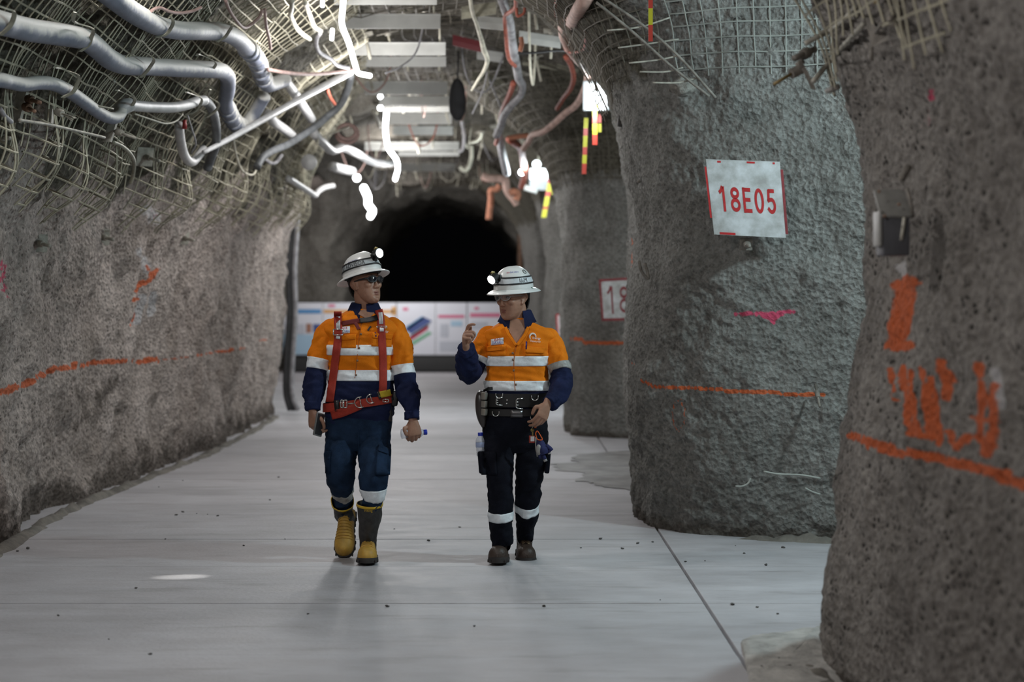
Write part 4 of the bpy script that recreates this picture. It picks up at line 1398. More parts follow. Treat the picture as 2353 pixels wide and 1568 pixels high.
def plate_obj(corners, name, mtl, parent, th=.01):
    f = [bil(corners, u, v) for u, v in ((0, 0), (1, 0), (1, 1), (0, 1))]
    bk = [bil(corners, u, v, -th) for u, v in ((0, 0), (1, 0), (1, 1), (0, 1))]
    return MB().add(f + bk, [(0, 1, 2, 3), (7, 6, 5, 4)] + [(i, (i + 1) % 4, (i + 1) % 4 + 4, i + 4) for i in range(4)]).build(name, mtl, parent, smooth=False)


def quad(c, u0, u1, v0, v1, name, mtl, parent, lift=.0015):
    return MB().add([bil(c, u0, v0, lift), bil(c, u1, v0, lift), bil(c, u1, v1, lift), bil(c, u0, v1, lift)], [(0, 1, 2, 3)]).build(name, mtl, parent, smooth=False)


c = [at(1622, 366, 12.50), at(1792, 372, 12.47), at(1806, 547, 12.52), at(1641, 539, 12.55)]
root = tag(empty('drift_sign', bil(c, .5, 0)), 'worn white sign with red 18E05 on the middle pillar', 'sign')
plate_obj(c, 'board', M_sign, root, .015)
block_letters('18E05', lambda a, b: bil(c, .10 + .82 * a, .315 + .335 * b - .012 * a, .002), 'lettering', M_redp, root)
for u0, u1, v0, v1, nm in [(-.03, -.005, .22, .9, 'left_edge'), (1.0, 1.035, .05, .9, 'right_edge'), (.08, .3, .005, .035, 'paint_remnant'), (.55, .66, .965, .99, 'paint_remnant'), (.15, .2, .96, .985, 'paint_remnant'), (.9, .93, .965, .99, 'paint_remnant')]:
    quad(c, u0, u1, v0, v1, nm, M_redp if nm != 'right_edge' else M_dred, root)
for u0, u1, v0, v1 in [(.03, .6, .84, .96), (.3, .62, .76, .86), (.7, .97, .72, .95), (.6, .97, .01, .07)]:
    pass
c = [at(1376, 642, 21.75), at(1472, 636, 21.70), at(1474, 736, 21.72), at(1383, 738, 21.77)]
root = tag(empty('drift_sign', bil(c, .5, 0)), 'white sign with red border and hand-painted 18, partly behind the pillar', 'sign')
plate_obj(c, 'board', M_sign, root, .015)
block_letters('18', lambda a, b: bil(c, .12 + .62 * a, .16 + .66 * b, .002), 'lettering', M_dred, root, .13)
for u0, u1, v0, v1 in [(0, .05, 0, 1), (.95, 1, 0, 1), (.05, .95, 0, .06), (.05, .95, .94, 1)]:
    quad(c, u0, u1, v0, v1, 'border', M_dred, root)
c = [at(1277, 722, 30.0), at(1330, 720, 29.9), at(1330, 786, 29.9), at(1281, 785, 30.0)]
root = tag(empty('drift_sign', bil(c, .5, 0)), 'blurred white and red sign behind the right-hand man', 'sign')
plate_obj(c, 'board', mat('pinkish_white_sign', (.60, .50, .50), .5, 0, .1, 6), root, .015)
lettering('18', lambda a, b: bil(c, .32 + .62 * a, .25 + .5 * b, .002), 'lettering', M_redp, root)
for u0, u1, v0, v1 in [(0, .06, 0, 1), (.06, 1, 0, .05), (.06, 1, .95, 1)]:
    quad(c, u0, u1, v0, v1, 'border', M_redp, root)

# ---------------------------------------------------------------- poster barrier at the far end
M_post = mat('poster_white', (.66, .67, .73), .5)
Yp = 44.0
root = tag(empty('poster_barrier', at(948, 848, Yp)), 'long low barrier covered with posters across the far end', 'barrier')
cb = [at(648, 692, Yp), at(1250, 701, Yp), at(1250, 824, Yp), at(648, 820, Yp)]
plate_obj(cb, 'board', mat('black_board', (.03, .03, .03), .7), root, .08)
MB().box((at(1249, 760, Yp).x, Yp, .72), (.07, .12, 1.44), bev=.01).build('end_post', mat('black_board', (.03, .03, .03), .7), root)
for px in (660, 800, 940, 1080, 1240):
    MB().box((at(px, 840, Yp).x, Yp + .06, .2), (.1, .1, .4), bev=.01).build('foot', mat('black_board', (.03, .03, .03), .7), root)
MB().box((at(948, 840, Yp).x, Yp + .1, .17), (5.7, .3, .3), bev=.03).build('base_shade_block', mat('black_board', (.03, .03, .03), .7), root)  # black block put in for the base and the shadow below the board


def pcol(n, c_):
    return mat('poster_' + n, c_, .5)


BL, LB, PKc, ORc, RDc, GRc, DB, BRN, TXT = (pcol('blue', (.08, .25, .50)), pcol('light_blue', (.36, .52, .66)), pcol('pink', (.62, .15, .26)), pcol('orange', (.62, .34, .12)), pcol('red', (.45, .06, .10)), pcol('green', (.18, .42, .26)), pcol('dark_blue', (.05, .08, .24)), pcol('brown', (.33, .16, .11)), pcol('grey_text', (.48, .50, .56)))
posters = [(653, 741), (742, 910), (912, 1000), (1001, 1072), (1074, 1243)]


def pq(po, x0, x1, y0, y1, nm, m_, lift=-.025):
    MB().add([at(x0, y1, Yp) + Vector((0, lift, 0)), at(x1, y1, Yp) + Vector((0, lift, 0)), at(x1, y0, Yp) + Vector((0, lift, 0)), at(x0, y0, Yp) + Vector((0, lift, 0))], [(0, 1, 2, 3)]).build(nm, m_, po, smooth=False)


for i, (x0, x1) in enumerate(posters):
    po = MB().box(((at(x0, 0, Yp).x + at(x1, 0, Yp).x) / 2, Yp - .01, (at(0, 696, Yp).z + at(0, 816, Yp).z) / 2), ((x1 - x0) / F * Yp, .012, 120 / F * Yp), bev=.003).build('poster', M_post, root, smooth=False)
    if i == 0:
        pq(po, 664, 738, 711, 721, 'colour_bar', BL); pq(po, 653, 741, 769, 815, 'colour_field', LB); pq(po, 656, 700, 745, 768, 'picture', TXT); pq(po, 704, 716, 744, 765, 'picture', BRN); pq(po, 720, 738, 745, 765, 'picture', DB)
    elif i == 1:
        pq(po, 744, 905, 712, 720, 'colour_bar', ORc); pq(po, 755, 770, 700, 706, 'title', PKc); pq(po, 746, 840, 770, 812, 'colour_field', LB); pq(po, 900, 910, 705, 725, 'colour_bar', ORc)
    elif i == 2:
        pq(po, 926, 938, 707, 714, 'title', PKc)
        for pts, m_ in (([(930, 757), (973, 728), (993, 738), (945, 768)], DB), ([(932, 752), (970, 727), (976, 731), (940, 757)], BL), ([(938, 775), (985, 744), (983, 757), (940, 786)], RDc), ([(942, 788), (985, 762), (993, 766), (950, 793)], GRc), ([(945, 768), (993, 738), (986, 748), (944, 776)], TXT)):
            MB().add([at(x, y, Yp) + Vector((0, -.026, 0)) for x, y in pts], [(0, 1, 2, 3)]).build('block_picture', m_, po, smooth=False)
    elif i == 3:
        pq(po, 1007, 1067, 724, 731, 'colour_bar', PKc); pq(po, 1012, 1030, 745, 775, 'text_block', TXT); pq(po, 1036, 1062, 738, 750, 'picture', LB); pq(po, 1010, 1064, 785, 808, 'text_block', TXT)
    else:
        pq(po, 1080, 1150, 720, 729, 'colour_bar', PKc); pq(po, 1195, 1240, 722, 730, 'colour_bar', PKc); pq(po, 1083, 1120, 740, 757, 'picture', TXT); pq(po, 1090, 1100, 706, 712, 'title', PKc); pq(po, 1083, 1140, 765, 775, 'text_block', LB)

# ---------------------------------------------------------------- rubble and pebbles on the floor
def rubble(path, wid, hgt, label, seed, dens=60):
    """low ridge of dirt along a wall foot"""
    C = catmull([Vector((a, b, 0)) for a, b in path], 14)
    mb = MB()
    rings = []
    for i, c in enumerate(C):
        t = (C[min(i + 1, len(C) - 1)] - C[max(i - 1, 0)]).normalized()
        n = Vector((t.y, -t.x, 0))
        fade = min(1, i / 5, (len(C) - 1 - i) / 5)
        rings.append([c + n * wid * s + Vector((0, 0, -.004 + hgt * fade * max(0, 1 - s * s))) for s in np.linspace(-1, 1, 11)])
    mb.loft(rings, False, False, closed=False)
    V = np.array(mb.v)
    h = V[:, 2] + .004
    V[:, 2] += h * 1.1 * fbm(V, 9, 3, seed)
    V[:, :2] += (.02 * fbm(V, 6, 2, seed + 3))[:, None]
    mb.v = V.tolist()
    return tag(mb.build('rubble_ridge', M_dirt), label, 'rubble', kind='stuff')


rubble([(3.4, 12.32), (2.6, 12.42), (1.9, 12.60), (1.4, 12.78)], .07, .04, 'dark dirt heaped along the foot of the middle pillar', 1)
#rubble([(1.02, 13.1), (.84, 13.6), (.82, 14.2), (.86, 15.2)], .06, .025, 'dirt around the left foot of the middle pillar', 2)
rubble([(-3.1, 9), (-3.1, 12), (-3.22, 14), (-3.18, 16), (-3.12, 18), (-3.04, 20.5), (-3.1, 25), (-3.18, 27)], .06, .028, 'muddy dirt along the foot of the left wall', 3)
rubble([(1.50, 5.6), (1.33, 7.2), (1.22, 8.2), (1.36, 8.8)], .06, .02, 'crumbled concrete along the foot of the near right wall', 4)
#rubble([(1.6, 22.15), (.97, 22.4), (.64, 22.85), (.6, 24)], .08, .04, 'dirt along the foot of the far pillar', 6)
# patch of broken, paler concrete by the near wall
mb = MB()
C = [(1702, 1478), (1760, 1462), (1862, 1450), (1900, 1440), (1960, 1500), (1940, 1568), (1890, 1600), (1740, 1600), (1716, 1540)]
pts = []
for x, y in C:
    Y = F * CH / (y - HY)
    pts.append(Vector(((x - CX) / F * Y, Y, .004)))
cc = sum(pts, Vector()) / len(pts)
P2 = catmull(pts + [pts[0]], 6)[:-1]
rings = [[cc + (p - cc) * s + Vector((0, 0, z)) for p in P2] for s, z in ((1.0, -.006), (.97, .012), (.8, .016), (.5, .018), (.2, .018))]
mb.loft(rings, False, True)
V = np.array(mb.v)
V[:, 2] += .012 * fbm(V, 7, 3, 8) * (V[:, 2] > .006)
mb.v = V.tolist()
tag(mb.build('rough_concrete_patch', mat('rough_pale_concrete', (.40, .385, .36), .9, 0, .25, 9, .9, 45)), 'rough pale patch of broken concrete at the foot of the near wall', 'patch')
_c = catmull([Vector(q) for q in [(.58, 16.9, .0045), (.75, 16.3, .0045), (1.25, 16.0, .0045), (1.6, 18.6, .0045), (1.3, 20.3, .0045), (.7, 19.8, .0045), (.62, 18.9, .0045), (.30, 18.6, .0045), (.58, 17.8, .0045), (.58, 16.9, .0045)]], 14)[:-1]
_v = np.array([tuple(q) for q in _c])
_v[:, :2] += (.10 * fbm(_v, 4, 3, 4))[:, None]
tag(MB().add(_v.tolist(), [tuple(range(len(_v)))]).build('damp_patch', mat('damp_dirt', (.22, .21, .205), .6, 0, .35, 3, .3, 30), smooth=False), 'dark damp patch on the floor behind the middle pillar', 'patch')
# pebbles
bm = bmesh.new()
bmesh.ops.create_icosphere(bm, subdivisions=2, radius=1)
for v in bm.verts:
    v.co *= 1 + .35 * math.sin(v.co.x * 5 + v.co.y * 3) * math.cos(v.co.z * 4 + v.co.x)
    v.co.z *= .6
peb = bpy.data.meshes.new('pebble')
bm.to_mesh(peb)
bm.free()
peb.materials.append(mat('dark_pebble', (.10, .095, .09), .9, 0, .3, 40))
PEB = [(313, 1353), (477, 1183), (405, 1185), (640, 1098), (1517, 1380), (1683, 1391), (1710, 1273), (1740, 1397), (1787, 1412), (134, 1416), (64, 1262), (985, 1244), (906, 1217), (1056, 1213), (380, 1240), (620, 1150), (560, 1255), (655, 1240), (1335, 1260), (1430, 1262), (1620, 1290), (1575, 1292), (1500, 1247), (1465, 1250), (1380, 1240), (250, 1470), (345, 1505), (890, 1395), (1090, 1440), (420, 1178), (452, 1181), (500, 1187), (365, 1120), (420, 1105), (1690, 1255), (1800, 1260), (1760, 1300), (20, 1265), (40, 1268), (1812, 1545), (1790, 1525), (1750, 1545), (708, 1412), (1250, 1395)]
for i, (x, y) in enumerate(PEB):
    Y = F * CH / (y - HY)
    o = bpy.data.objects.new('pebble', peb)
    COL.objects.link(o)
    s = rs.uniform(.004, .011)
    zb = .022 if (x > 1735 and y > 1500) else 0
    o.location = ((x - CX) / F * Y, Y, s * .42 + zb)
    o.rotation_euler = (rs.uniform(-.3, .3), rs.uniform(-.3, .3), rs.uniform(0, 6))
    o.scale = (s * rs.uniform(.8, 1.5), s, s)
    tag(o, 'small dark pebble lying loose on the concrete floor', 'pebble', 'loose pebbles on the concrete floor')


# ================================================================ PEOPLE
M_skin = mat('skin', (.34, .178, .116), .5, 0, .10, 30, .12, 160)
M_lip = mat('lips', (.25, .095, .07), .55)
M_hair = mat('black_hair', (.012, .010, .009), .55, 0, .3, 60, .6, 200)
M_orange = mat('orange_work_cloth', (.78, .205, .008), .75, 0, .08, 9, .25, 220, spec=.12)
M_navy = mat('navy_work_cloth', (.012, .017, .052), .8, 0, .2, 9, .25, 220, spec=.12)
M_tape = mat('reflective_tape', (.80, .84, .87), .42, 0, .10, 22, .25, 60)
M_tape2 = mat('dull_reflective_tape', (.32, .31, .29), .5, 0, .25, 25, .3, 60)
M_denim = mat('blue_denim', (.013, .028, .060), .85, 0, .35, 10, .3, 260, spec=.12)
M_black = mat('black_navy_trousers', (.0065, .0075, .013), .85, 0, .25, 9, .3, 220, spec=.12)
M_rubber = mat('black_rubber', (.030, .028, .027), .55, 0, .35, 30)
M_yel = mat('yellow_rubber', (.48, .275, .045), .55, 0, .15, 25)
M_yrim = mat('yellow_rim', (.60, .38, .02), .5)
M_brown = mat('brown_leather', (.045, .028, .020), .5, 0, .2, 14, .25, 120)
M_sole = mat('dark_sole', (.035, .030, .028), .8, 0, .2, 30)
M_lace = mat('tan_lace', (.22, .15, .09), .8)
M_hat = mat('white_helmet', (.72, .72, .70), .28, 0, .04, 9)
M_band = mat('grey_reflective_band', (.36, .39, .40), .45, 0, .08, 30)
M_blk = mat('black_plastic', (.012, .012, .013), .4)
M_lens_lamp = mat('headlamp_lens', (1, 1, 1), .3, emit=14.0)
M_red = mat('red_webbing', (.36, .028, .012), .7, 0, .12, 30, .3, 300)
M_dkred = mat('dark_red_webbing', (.15, .015, .012), .75)
M_sil = mat('bright_steel', (.62, .60, .57), .25, .9)
M_belt = mat('black_leather', (.010, .009, .009), .45, 0, .2, 40)
M_blue = mat('blue_cap', (.01, .03, .38), .4)
M_clear = mat('clear_plastic', (.72, .78, .9), .08, 0, alpha=.42)
M_label = mat('bottle_label', (.35, .42, .62), .4)
M_white_cl = mat('white_patch', (.70, .70, .72), .7)
M_pr = mat('patch_red', (.45, .03, .07), .7)
M_pb = mat('patch_blue', (.03, .06, .35), .7)
M_logo = mat('logo_white', (.78, .70, .62), .7)
M_btn = mat('button', (.20, .12, .07), .4)
M_oflag = mat('orange_plastic', (.75, .12, .01), .5)


class Limb:
    """a tube of cloth or flesh: (point, radius across, radius deep) keys"""

    def __init__(self, keys, flat=False, wr=0.0, ws=18.0, seed=0, p=2.0, ref=None):
        P = catmull([k[0] for k in keys], 10)
        R = catmull([Vector((k[1], k[2] if len(k) > 2 and k[2] else k[1], 0)) for k in keys], 10)
        self.P, self.R = P, R
        d = [0.0]
        for a, b in zip(P[:-1], P[1:]):
            d.append(d[-1] + (b - a).length)
        self.d = np.array(d)
        self.L = d[-1]
        self.wr, self.ws, self.seed, self.p, self.flat = wr, ws, seed, p, flat
        fr = []
        rf = Vector(ref) if ref else Vector((1, 0, 0))
        for i in range(len(P)):
            if flat:
                fr.append((Vector((1, 0, 0)), Vector((0, 1, 0))))
                continue
            t = (P[min(i + 1, len(P) - 1)] - P[max(i - 1, 0)]).normalized()
            a = (rf - t * rf.dot(t)).normalized()
            fr.append((a, t.cross(a).normalized()))
            rf = a
        self.A = np.array([tuple(f[0]) for f in fr])
        self.B = np.array([tuple(f[1]) for f in fr])
        self.PA = np.array([tuple(q) for q in P])
        self.RA = np.array([tuple(q)[:2] for q in R])

    def at_z(self, z):
        o = np.argsort(self.PA[:, 2])
        return float(np.interp(z, self.PA[o, 2], self.d[o]))

    def ring(self, s, off=0.0, n=40, a0=0.0, a1=None):
        i3 = lambda arr: np.array([np.interp(s, self.d, arr[:, k]) for k in range(arr.shape[1])])
        c, A, B, r = i3(self.PA), i3(self.A), i3(self.B), i3(self.RA)
        A /= np.linalg.norm(A)
        B /= np.linalg.norm(B)
        th = np.linspace(0, 2 * np.pi, n, endpoint=False) if a1 is None else np.linspace(a0, a1, n)
        e = 2.0 / self.p
        ct = np.sign(np.cos(th)) * np.abs(np.cos(th)) ** e
        st = np.sign(np.sin(th)) * np.abs(np.sin(th)) ** e
        w = np.zeros(n)
        if self.wr:
            Q = np.c_[s * self.ws + .9 * np.sin(th + 1.3), np.cos(th) * 1.5 + 3, np.sin(th) * 1.5 + s * 4]
            w = self.wr * (fbm(Q, 1.0, 3, self.seed) - .2)
        x = (r[0] + off + w) * ct
        y = (r[1] + off + w) * st
        return c + x[:, None] * A + y[:, None] * B

    def mesh(self, mb, s0, s1, ds=.008, off=0.0, n=40, cap0=False, cap1=False, mi=0):
        k = max(2, int(abs(s1 - s0) / ds) + 1)
        return mb.loft([self.ring(s, off, n) for s in np.linspace(s0, s1, k)], cap0, cap1, mi)


def bvh(mbs):
    V, Fc = [], []
    for m_ in mbs:
        b = len(V)
        V.extend([Vector(v) for v in m_.v])
        Fc.extend([tuple(i + b for i in f) for f in m_.f])
    return BVHTree.FromPolygons(V, Fc)


EYE = Vector((0, 0, CH))


class Drape:
    """lays flat pieces on the front of a clothed figure"""

    def __init__(self, mbs, Y):
        self.t = bvh(mbs)
        self.Y = Y
        self.last = Y

    def p(self, px, py, off=0.0):
        d = (at(px, py, 1.0) - EYE)
        h = self.t.ray_cast(EYE, d.normalized())
        y = h[0].y if h[0] is not None else self.last
        self.last = y
        q = at(px, py, y - off)
        return q

    def grid(self, corners, nu=8, nv=8, off=.004, th=.003):
        tl, tr, br, bl = corners
        mb = MB()
        fr, bk = [], []
        for j in range(nv + 1):
            v = j / nv
            for i in range(nu + 1):
                u = i / nu
                x = (tl[0] * (1 - u) + tr[0] * u) * (1 - v) + (bl[0] * (1 - u) + br[0] * u) * v
                y = (tl[1] * (1 - u) + tr[1] * u) * (1 - v) + (bl[1] * (1 - u) + br[1] * u) * v
                fr.append(self.p(x, y, off))
        bk = [q + Vector((0, th, 0)) for q in fr]
        n = nu + 1
        Fc = [(j * n + i, (j + 1) * n + i, (j + 1) * n + i + 1, j * n + i + 1) for j in range(nv) for i in range(nu)]
        N_ = len(fr)
        Fb = [tuple(N_ + k for k in reversed(f)) for f in Fc]
        edge = [i for i in range(n)] + [j * n + nu for j in range(1, nv + 1)] + [nv * n + i for i in range(nu - 1, -1, -1)] + [j * n for j in range(nv - 1, 0, -1)]
        Fe = [(edge[k], edge[(k + 1) % len(edge)], edge[(k + 1) % len(edge)] + N_, edge[k] + N_) for k in range(len(edge))]
        mb.add(fr + bk, Fc + Fb + Fe)
        return mb

    def ribbon(self, poly, w, off=.006, th=.003, per=8, nw=4):
        C = catmull([Vector((a, b, 0)) for a, b in poly], per)
        rows = []
        for i, c in enumerate(C):
            t = (C[min(i + 1, len(C) - 1)] - C[max(i - 1, 0)]).normalized()
            nrm = Vector((-t.y, t.x, 0))
            row_ = [self.p((c + nrm * w * (k / nw - .5)).x, (c + nrm * w * (k / nw - .5)).y, off) for k in range(nw + 1)]
            ym = min(q.y for q in row_)
            rows.append([(c + nrm * w * (k / nw - .5), (ym + row_[k].y) / 2) for k in range(nw + 1)])
        ys = np.array([[q[1] for q in r] for r in rows])
        for _ in range(3):
            ys[1:-1] = np.minimum(ys[1:-1], (ys[:-2] + ys[2:]) / 2 * .5 + ys[1:-1] * .5)
        rings = []
        for i, r in enumerate(rows):
            f = [at(r[k][0].x, r[k][0].y, ys[i, k]) for k in range(nw + 1)]
            rings.append(f + [q + Vector((0, th, 0)) for q in reversed(f)])
        return MB().loft(rings)

    def text(self, s, x0, x1, ytop, ybot, off, slope=0.0):
        A, Fc = text_mesh(s)
        return MB().add([self.p(x0 + (x1 - x0) * a, ybot - (ybot - ytop) * b + slope * a, off) for a, b in A], Fc)


def remesh(mb, name, mtl, voxel, origin, smooth=4, post=None):
    me = bpy.data.meshes.new('raw')
    me.from_pydata([tuple(Vector(v) - Vector(origin)) for v in mb.v], [], mb.f)
    o = bpy.data.objects.new('raw', me)
    COL.objects.link(o)
    m1 = o.modifiers.new('r', 'REMESH')
    m1.mode = 'VOXEL'
    m1.voxel_size = voxel
    m1.adaptivity = 0
    m2 = o.modifiers.new('s', 'SMOOTH')
    m2.factor = .5
    m2.iterations = smooth
    dg = bpy.context.evaluated_depsgraph_get()
    new = bpy.data.meshes.new_from_object(o.evaluated_get(dg))
    bpy.data.objects.remove(o)
    bpy.data.meshes.remove(me)
    new.name = name
    if post is not None:
        V = np.empty(len(new.vertices) * 3)
        new.vertices.foreach_get('co', V)
        V = post(V.reshape(-1, 3) + np.array(origin)) - np.array(origin)
        new.vertices.foreach_set('co', V.ravel())
    new.materials.clear()
    new.materials.append(mtl)
    new.polygons.foreach_set('use_smooth', [True] * len(new.polygons))
    new.update()
    p = bpy.data.objects.new(name, new)
    COL.objects.link(p)
    p.location = origin
    WORLD[p.name] = Vector(origin)
    return p


def hand(mb, W, fdir, pnorm, side, curls, thumb, scale=1.0):
    """palm and five jointed fingers; returns the palm centre"""
    y = Vector(fdir).normalized()
    z = (-Vector(pnorm) - y * (-Vector(pnorm)).dot(y)).normalized()
    x = y.cross(z).normalized()
    M = lambda a, b, c: Vector(W) + (x * a * side + y * b + z * c) * scale
    secs = [(-.03, .027, .021), (0, .027, .020), (.02, .032, .019), (.05, .040, .017), (.075, .042, .015), (.09, .039, .012)]
    rings = []
    for b, hw, ht in secs:
        rings.append([M(hw * math.cos(t), b, ht * math.sin(t)) for t in np.linspace(0, 2 * math.pi, 17)[:-1]])
    mb.loft(rings)
    bx = [.032, .011, -.011, -.031]
    by = [.083, .088, .085, .076]
    ln = [(.042, .026, .022), (.046, .029, .023), (.043, .027, .022), (.034, .021, .020)]
    rr = [.0088, .0090, .0086, .0078]
    tips = []
    for k in range(4):
        p = Vector((bx[k], by[k], -.002))
        ang = 0.0
        pts = [Vector((bx[k] * .9, by[k] - .03, -.002)), p.copy()]
        for j in range(3):
            ang += math.radians(curls[k][j])
            p = p + Vector((0, math.cos(ang), -math.sin(ang))) * ln[k][j]
            pts.append(p.copy())
        C = catmull([M(*q) for q in pts], 5)
        R = np.interp(np.linspace(0, 1, len(C)), [0, .3, .6, .93, 1], [rr[k] * 1.08, rr[k] * 1.1, rr[k], rr[k] * .85, rr[k] * .5])
        mb.tube(C, list(R * scale), 12)
        tips.append(C[-1])
    tp = [Vector((.018, .015, -.006)), Vector((.036, .035, -.012))] + [Vector(q) for q in thumb]
    C = catmull([M(*q) for q in tp], 6)
    R = np.interp(np.linspace(0, 1, len(C)), [0, .4, .7, .93, 1], [.015, .0125, .0105, .009, .005])
    mb.tube(C, list(R * scale), 12)
    return M(0, .05, -.02), M, tips


# ---------------------------------------------------------------- heads (local frame: +y is where the face looks, z up)
def head_matrix(px, py, Y, yaw, pitch, roll=0.0):
    return Matrix.Translation(at(px, py, Y)) @ Matrix.Rotation(math.radians(180 + yaw), 4, 'Z') @ Matrix.Rotation(math.radians(pitch), 4, 'X') @ Matrix.Rotation(math.radians(roll), 4, 'Y')


def head_shapes(mb, M, full=1.0):
    def E(c, r):
        mb.ball((0, 0, 0), r, n=24, m=16)
        k = 24 * 15
        for i in range(len(mb.v) - k, len(mb.v)):
            mb.v[i] = tuple(M @ (Vector(mb.v[i]) + Vector(c)))
    E((0, -.012, .032), (.074, .094, .082))
    rings = []
    for z, hw, fr, bk in [(.07, .060, .070, -.06), (.045, .068, .084, -.06), (.02, .0695, .086, -.055), (-.005, .070, .086, -.05), (-.03, .0675 * full, .086, -.045), (-.055, .0635 * full, .087, -.035), (-.08, .0555 * full, .087, -.02), (-.10, .044 * full, .087, .0), (-.114, .031, .083, .02), (-.122, .018, .073, .035)]:
        cy, b = (fr + bk) / 2, (fr - bk) / 2
        ring = []
        for t in np.linspace(0, 2 * math.pi, 33)[:-1]:
            ct, st = math.cos(t), math.sin(t)
            e = .86
            ring.append(M @ Vector((hw * math.copysign(abs(ct) ** e, ct), cy + b * math.copysign(abs(st) ** e, st), z)))
        rings.append(ring)
    mb.loft(rings)
    # nose
    rings = []
    for z, y, w_, d in [(.022, .084, .008, .012), (.005, .090, .0085, .014), (-.012, .096, .010, .016), (-.025, .101, .0135, .018), (-.034, .100, .0165, .016), (-.040, .094, .014, .012)]:
        rings.append([M @ Vector((w_ * math.cos(t), y - d * .45 + d * math.sin(t) * (.75 if math.sin(t) > 0 else 1), z)) for t in np.linspace(0, 2 * math.pi, 17)[:-1]])
    mb.loft(rings)
    for s in (-1, 1):
        E((s * .0145, .091, -.033), (.0075, .010, .0075))       # nostril wings
        E((s * .042, .062, -.016), (.024, .024, .022))         # cheekbone
        E((s * .030, .078, .034), (.026, .013, .009))          # brow
        # ear
        E((s * .073, -.006, -.004), (.008, .017, .031))
        E((s * .076, -.014, .012), (.009, .013, .016))
        E((s * .074, .004, -.028), (.007, .009, .010))
    E((0, .078, -.0595), (.022, .012, .0055))                  # upper lip
    E((0, .0775, -.0725), (.019, .012, .006))                  # lower lip
    E((0, .074, -.103), (.020, .018, .015))                    # chin


def head_post(M):
    Mi = np.array(M.inverted())
    Mf = np.array(M)

    def f(V):
        L_ = V @ Mi[:3, :3].T + Mi[:3, 3]
        sel = (np.abs(L_[:, 0]) < .09) & (L_[:, 1] > .02) & (np.abs(L_[:, 2]) < .13)
        for s in (-1, 1):
            for (cx, cz, sx, sz, d) in [(.031, .013, .017, .0095, -.010), (.0085, -.039, .004, .003, -.006)]:
                g = np.exp(-((L_[:, 0] - s * cx) / sx) ** 2 - ((L_[:, 2] - cz) / sz) ** 2) * sel
                L_[:, 1] += d * g
            # hollow of the ear
            g = np.exp(-((L_[:, 1] + .004) / .008) ** 2 - ((L_[:, 2] + .002) / .013) ** 2) * (L_[:, 0] * s > .07)
            L_[:, 0] -= s * .006 * g
        g = np.exp(-(L_[:, 0] / .02) ** 2 - ((L_[:, 2] + .0655) / .0022) ** 2) * sel   # mouth line
        L_[:, 1] -= .006 * g
        g = np.exp(-(L_[:, 0] / .02) ** 2 - ((L_[:, 2] + .086) / .006) ** 2) * sel     # fold above the chin
        L_[:, 1] -= .004 * g
        return L_ @ Mf[:3, :3].T + Mf[:3, 3]
    return f


def face_parts(person, M, eyes):
    mb = MB()
    rings = []
    for x in np.linspace(-.021, .021, 15):
        h = .0048 * math.sqrt(max(0, 1 - (x / .0215) ** 2))
        y = .0905 - abs(x) ** 2 * 16
        rings.append([M @ Vector((x, y + .0015 * math.cos(t), -.0605 + h * math.sin(t))) for t in np.linspace(0, 2 * math.pi, 11)[:-1]])
    mb.loft(rings)
    rings = []
    for x in np.linspace(-.019, .019, 15):
        h = .0052 * math.sqrt(max(0, 1 - (x / .0195) ** 2))
        y = .0895 - abs(x) ** 2 * 16
        rings.append([M @ Vector((x, y + .0015 * math.cos(t), -.0725 + h * math.sin(t))) for t in np.linspace(0, 2 * math.pi, 11)[:-1]])
    mb.loft(rings)
    mb.build('lips', M_lip, person)
    for s in (-1, 1):
        rings = []
        for k, x in enumerate(np.linspace(.012, .052, 9)):
            y = .0915 - (x - .01) ** 2 * 9
            h = .0032 * (1 - abs(k / 8 - .4) * .9)
            rings.append([M @ Vector((s * x, y + .002 * math.cos(t), .034 + .004 * math.sin(k / 8 * 2.6) + h * math.sin(t))) for t in np.linspace(0, 2 * math.pi, 9)[:-1]])
        MB().loft(rings).build('eyebrow', M_hair, person)
        if eyes:
            mb = MB()
            mb.ball((0, 0, 0), (.0115, .006, .0048), n=14, m=8)
            mb.v = [tuple(M @ (Vector(v) + Vector((s * .031, .0765, .011)))) for v in mb.v]
            e = mb.build('eye', mat('eye_white', (.45, .42, .40), .3), person)
            mb = MB()
            mb.ball((0, 0, 0), (.0045, .003, .0045), n=12, m=8)
            mb.v = [tuple(M @ (Vector(v) + Vector((s * .031, .0815, .0112)))) for v in mb.v]
            mb.build('iris', M_blk, e)
            rings = []
            for x in np.linspace(-.014, .014, 9):
                rings.append([M @ Vector((s * .031 + x, .083 - x * x * 25 + .0016 * math.cos(t), .0158 - x * x * 18 + .0016 * math.sin(t))) for t in np.linspace(0, 2 * math.pi, 9)[:-1]])
            MB().loft(rings).build('eyelid', M_hair, person)
    # cropped hair round the back and sides
    mb = MB()
    rings = []
    for z, rx, ry in [(-.075, .050, .07), (-.06, .062, .084), (-.035, .070, .094), (-.01, .0745, .099), (.02, .0775, .101), (.05, .078, .100), (.09, .068, .088), (.115, .04, .055)]:
        ring = []
        lim = .62 if z < .0 else (1.18 if z < .045 else 1.75)
        for t in np.linspace(-lim, lim, 23):
            ring.append((math.sin(t) * rx, -.014 - math.cos(t) * (ry - .004), z))
        rings.append(ring)
    outer = [[M @ Vector(p) for p in r] for r in rings]
    inner = [[M @ Vector((p[0] * .9, -.014 + (p[1] + .014) * .9, p[2])) for p in r] for r in rings]
    mb.loft([o + list(reversed(i)) for o, i in zip(outer, inner)])
    mb.build('hair', M_hair, person)


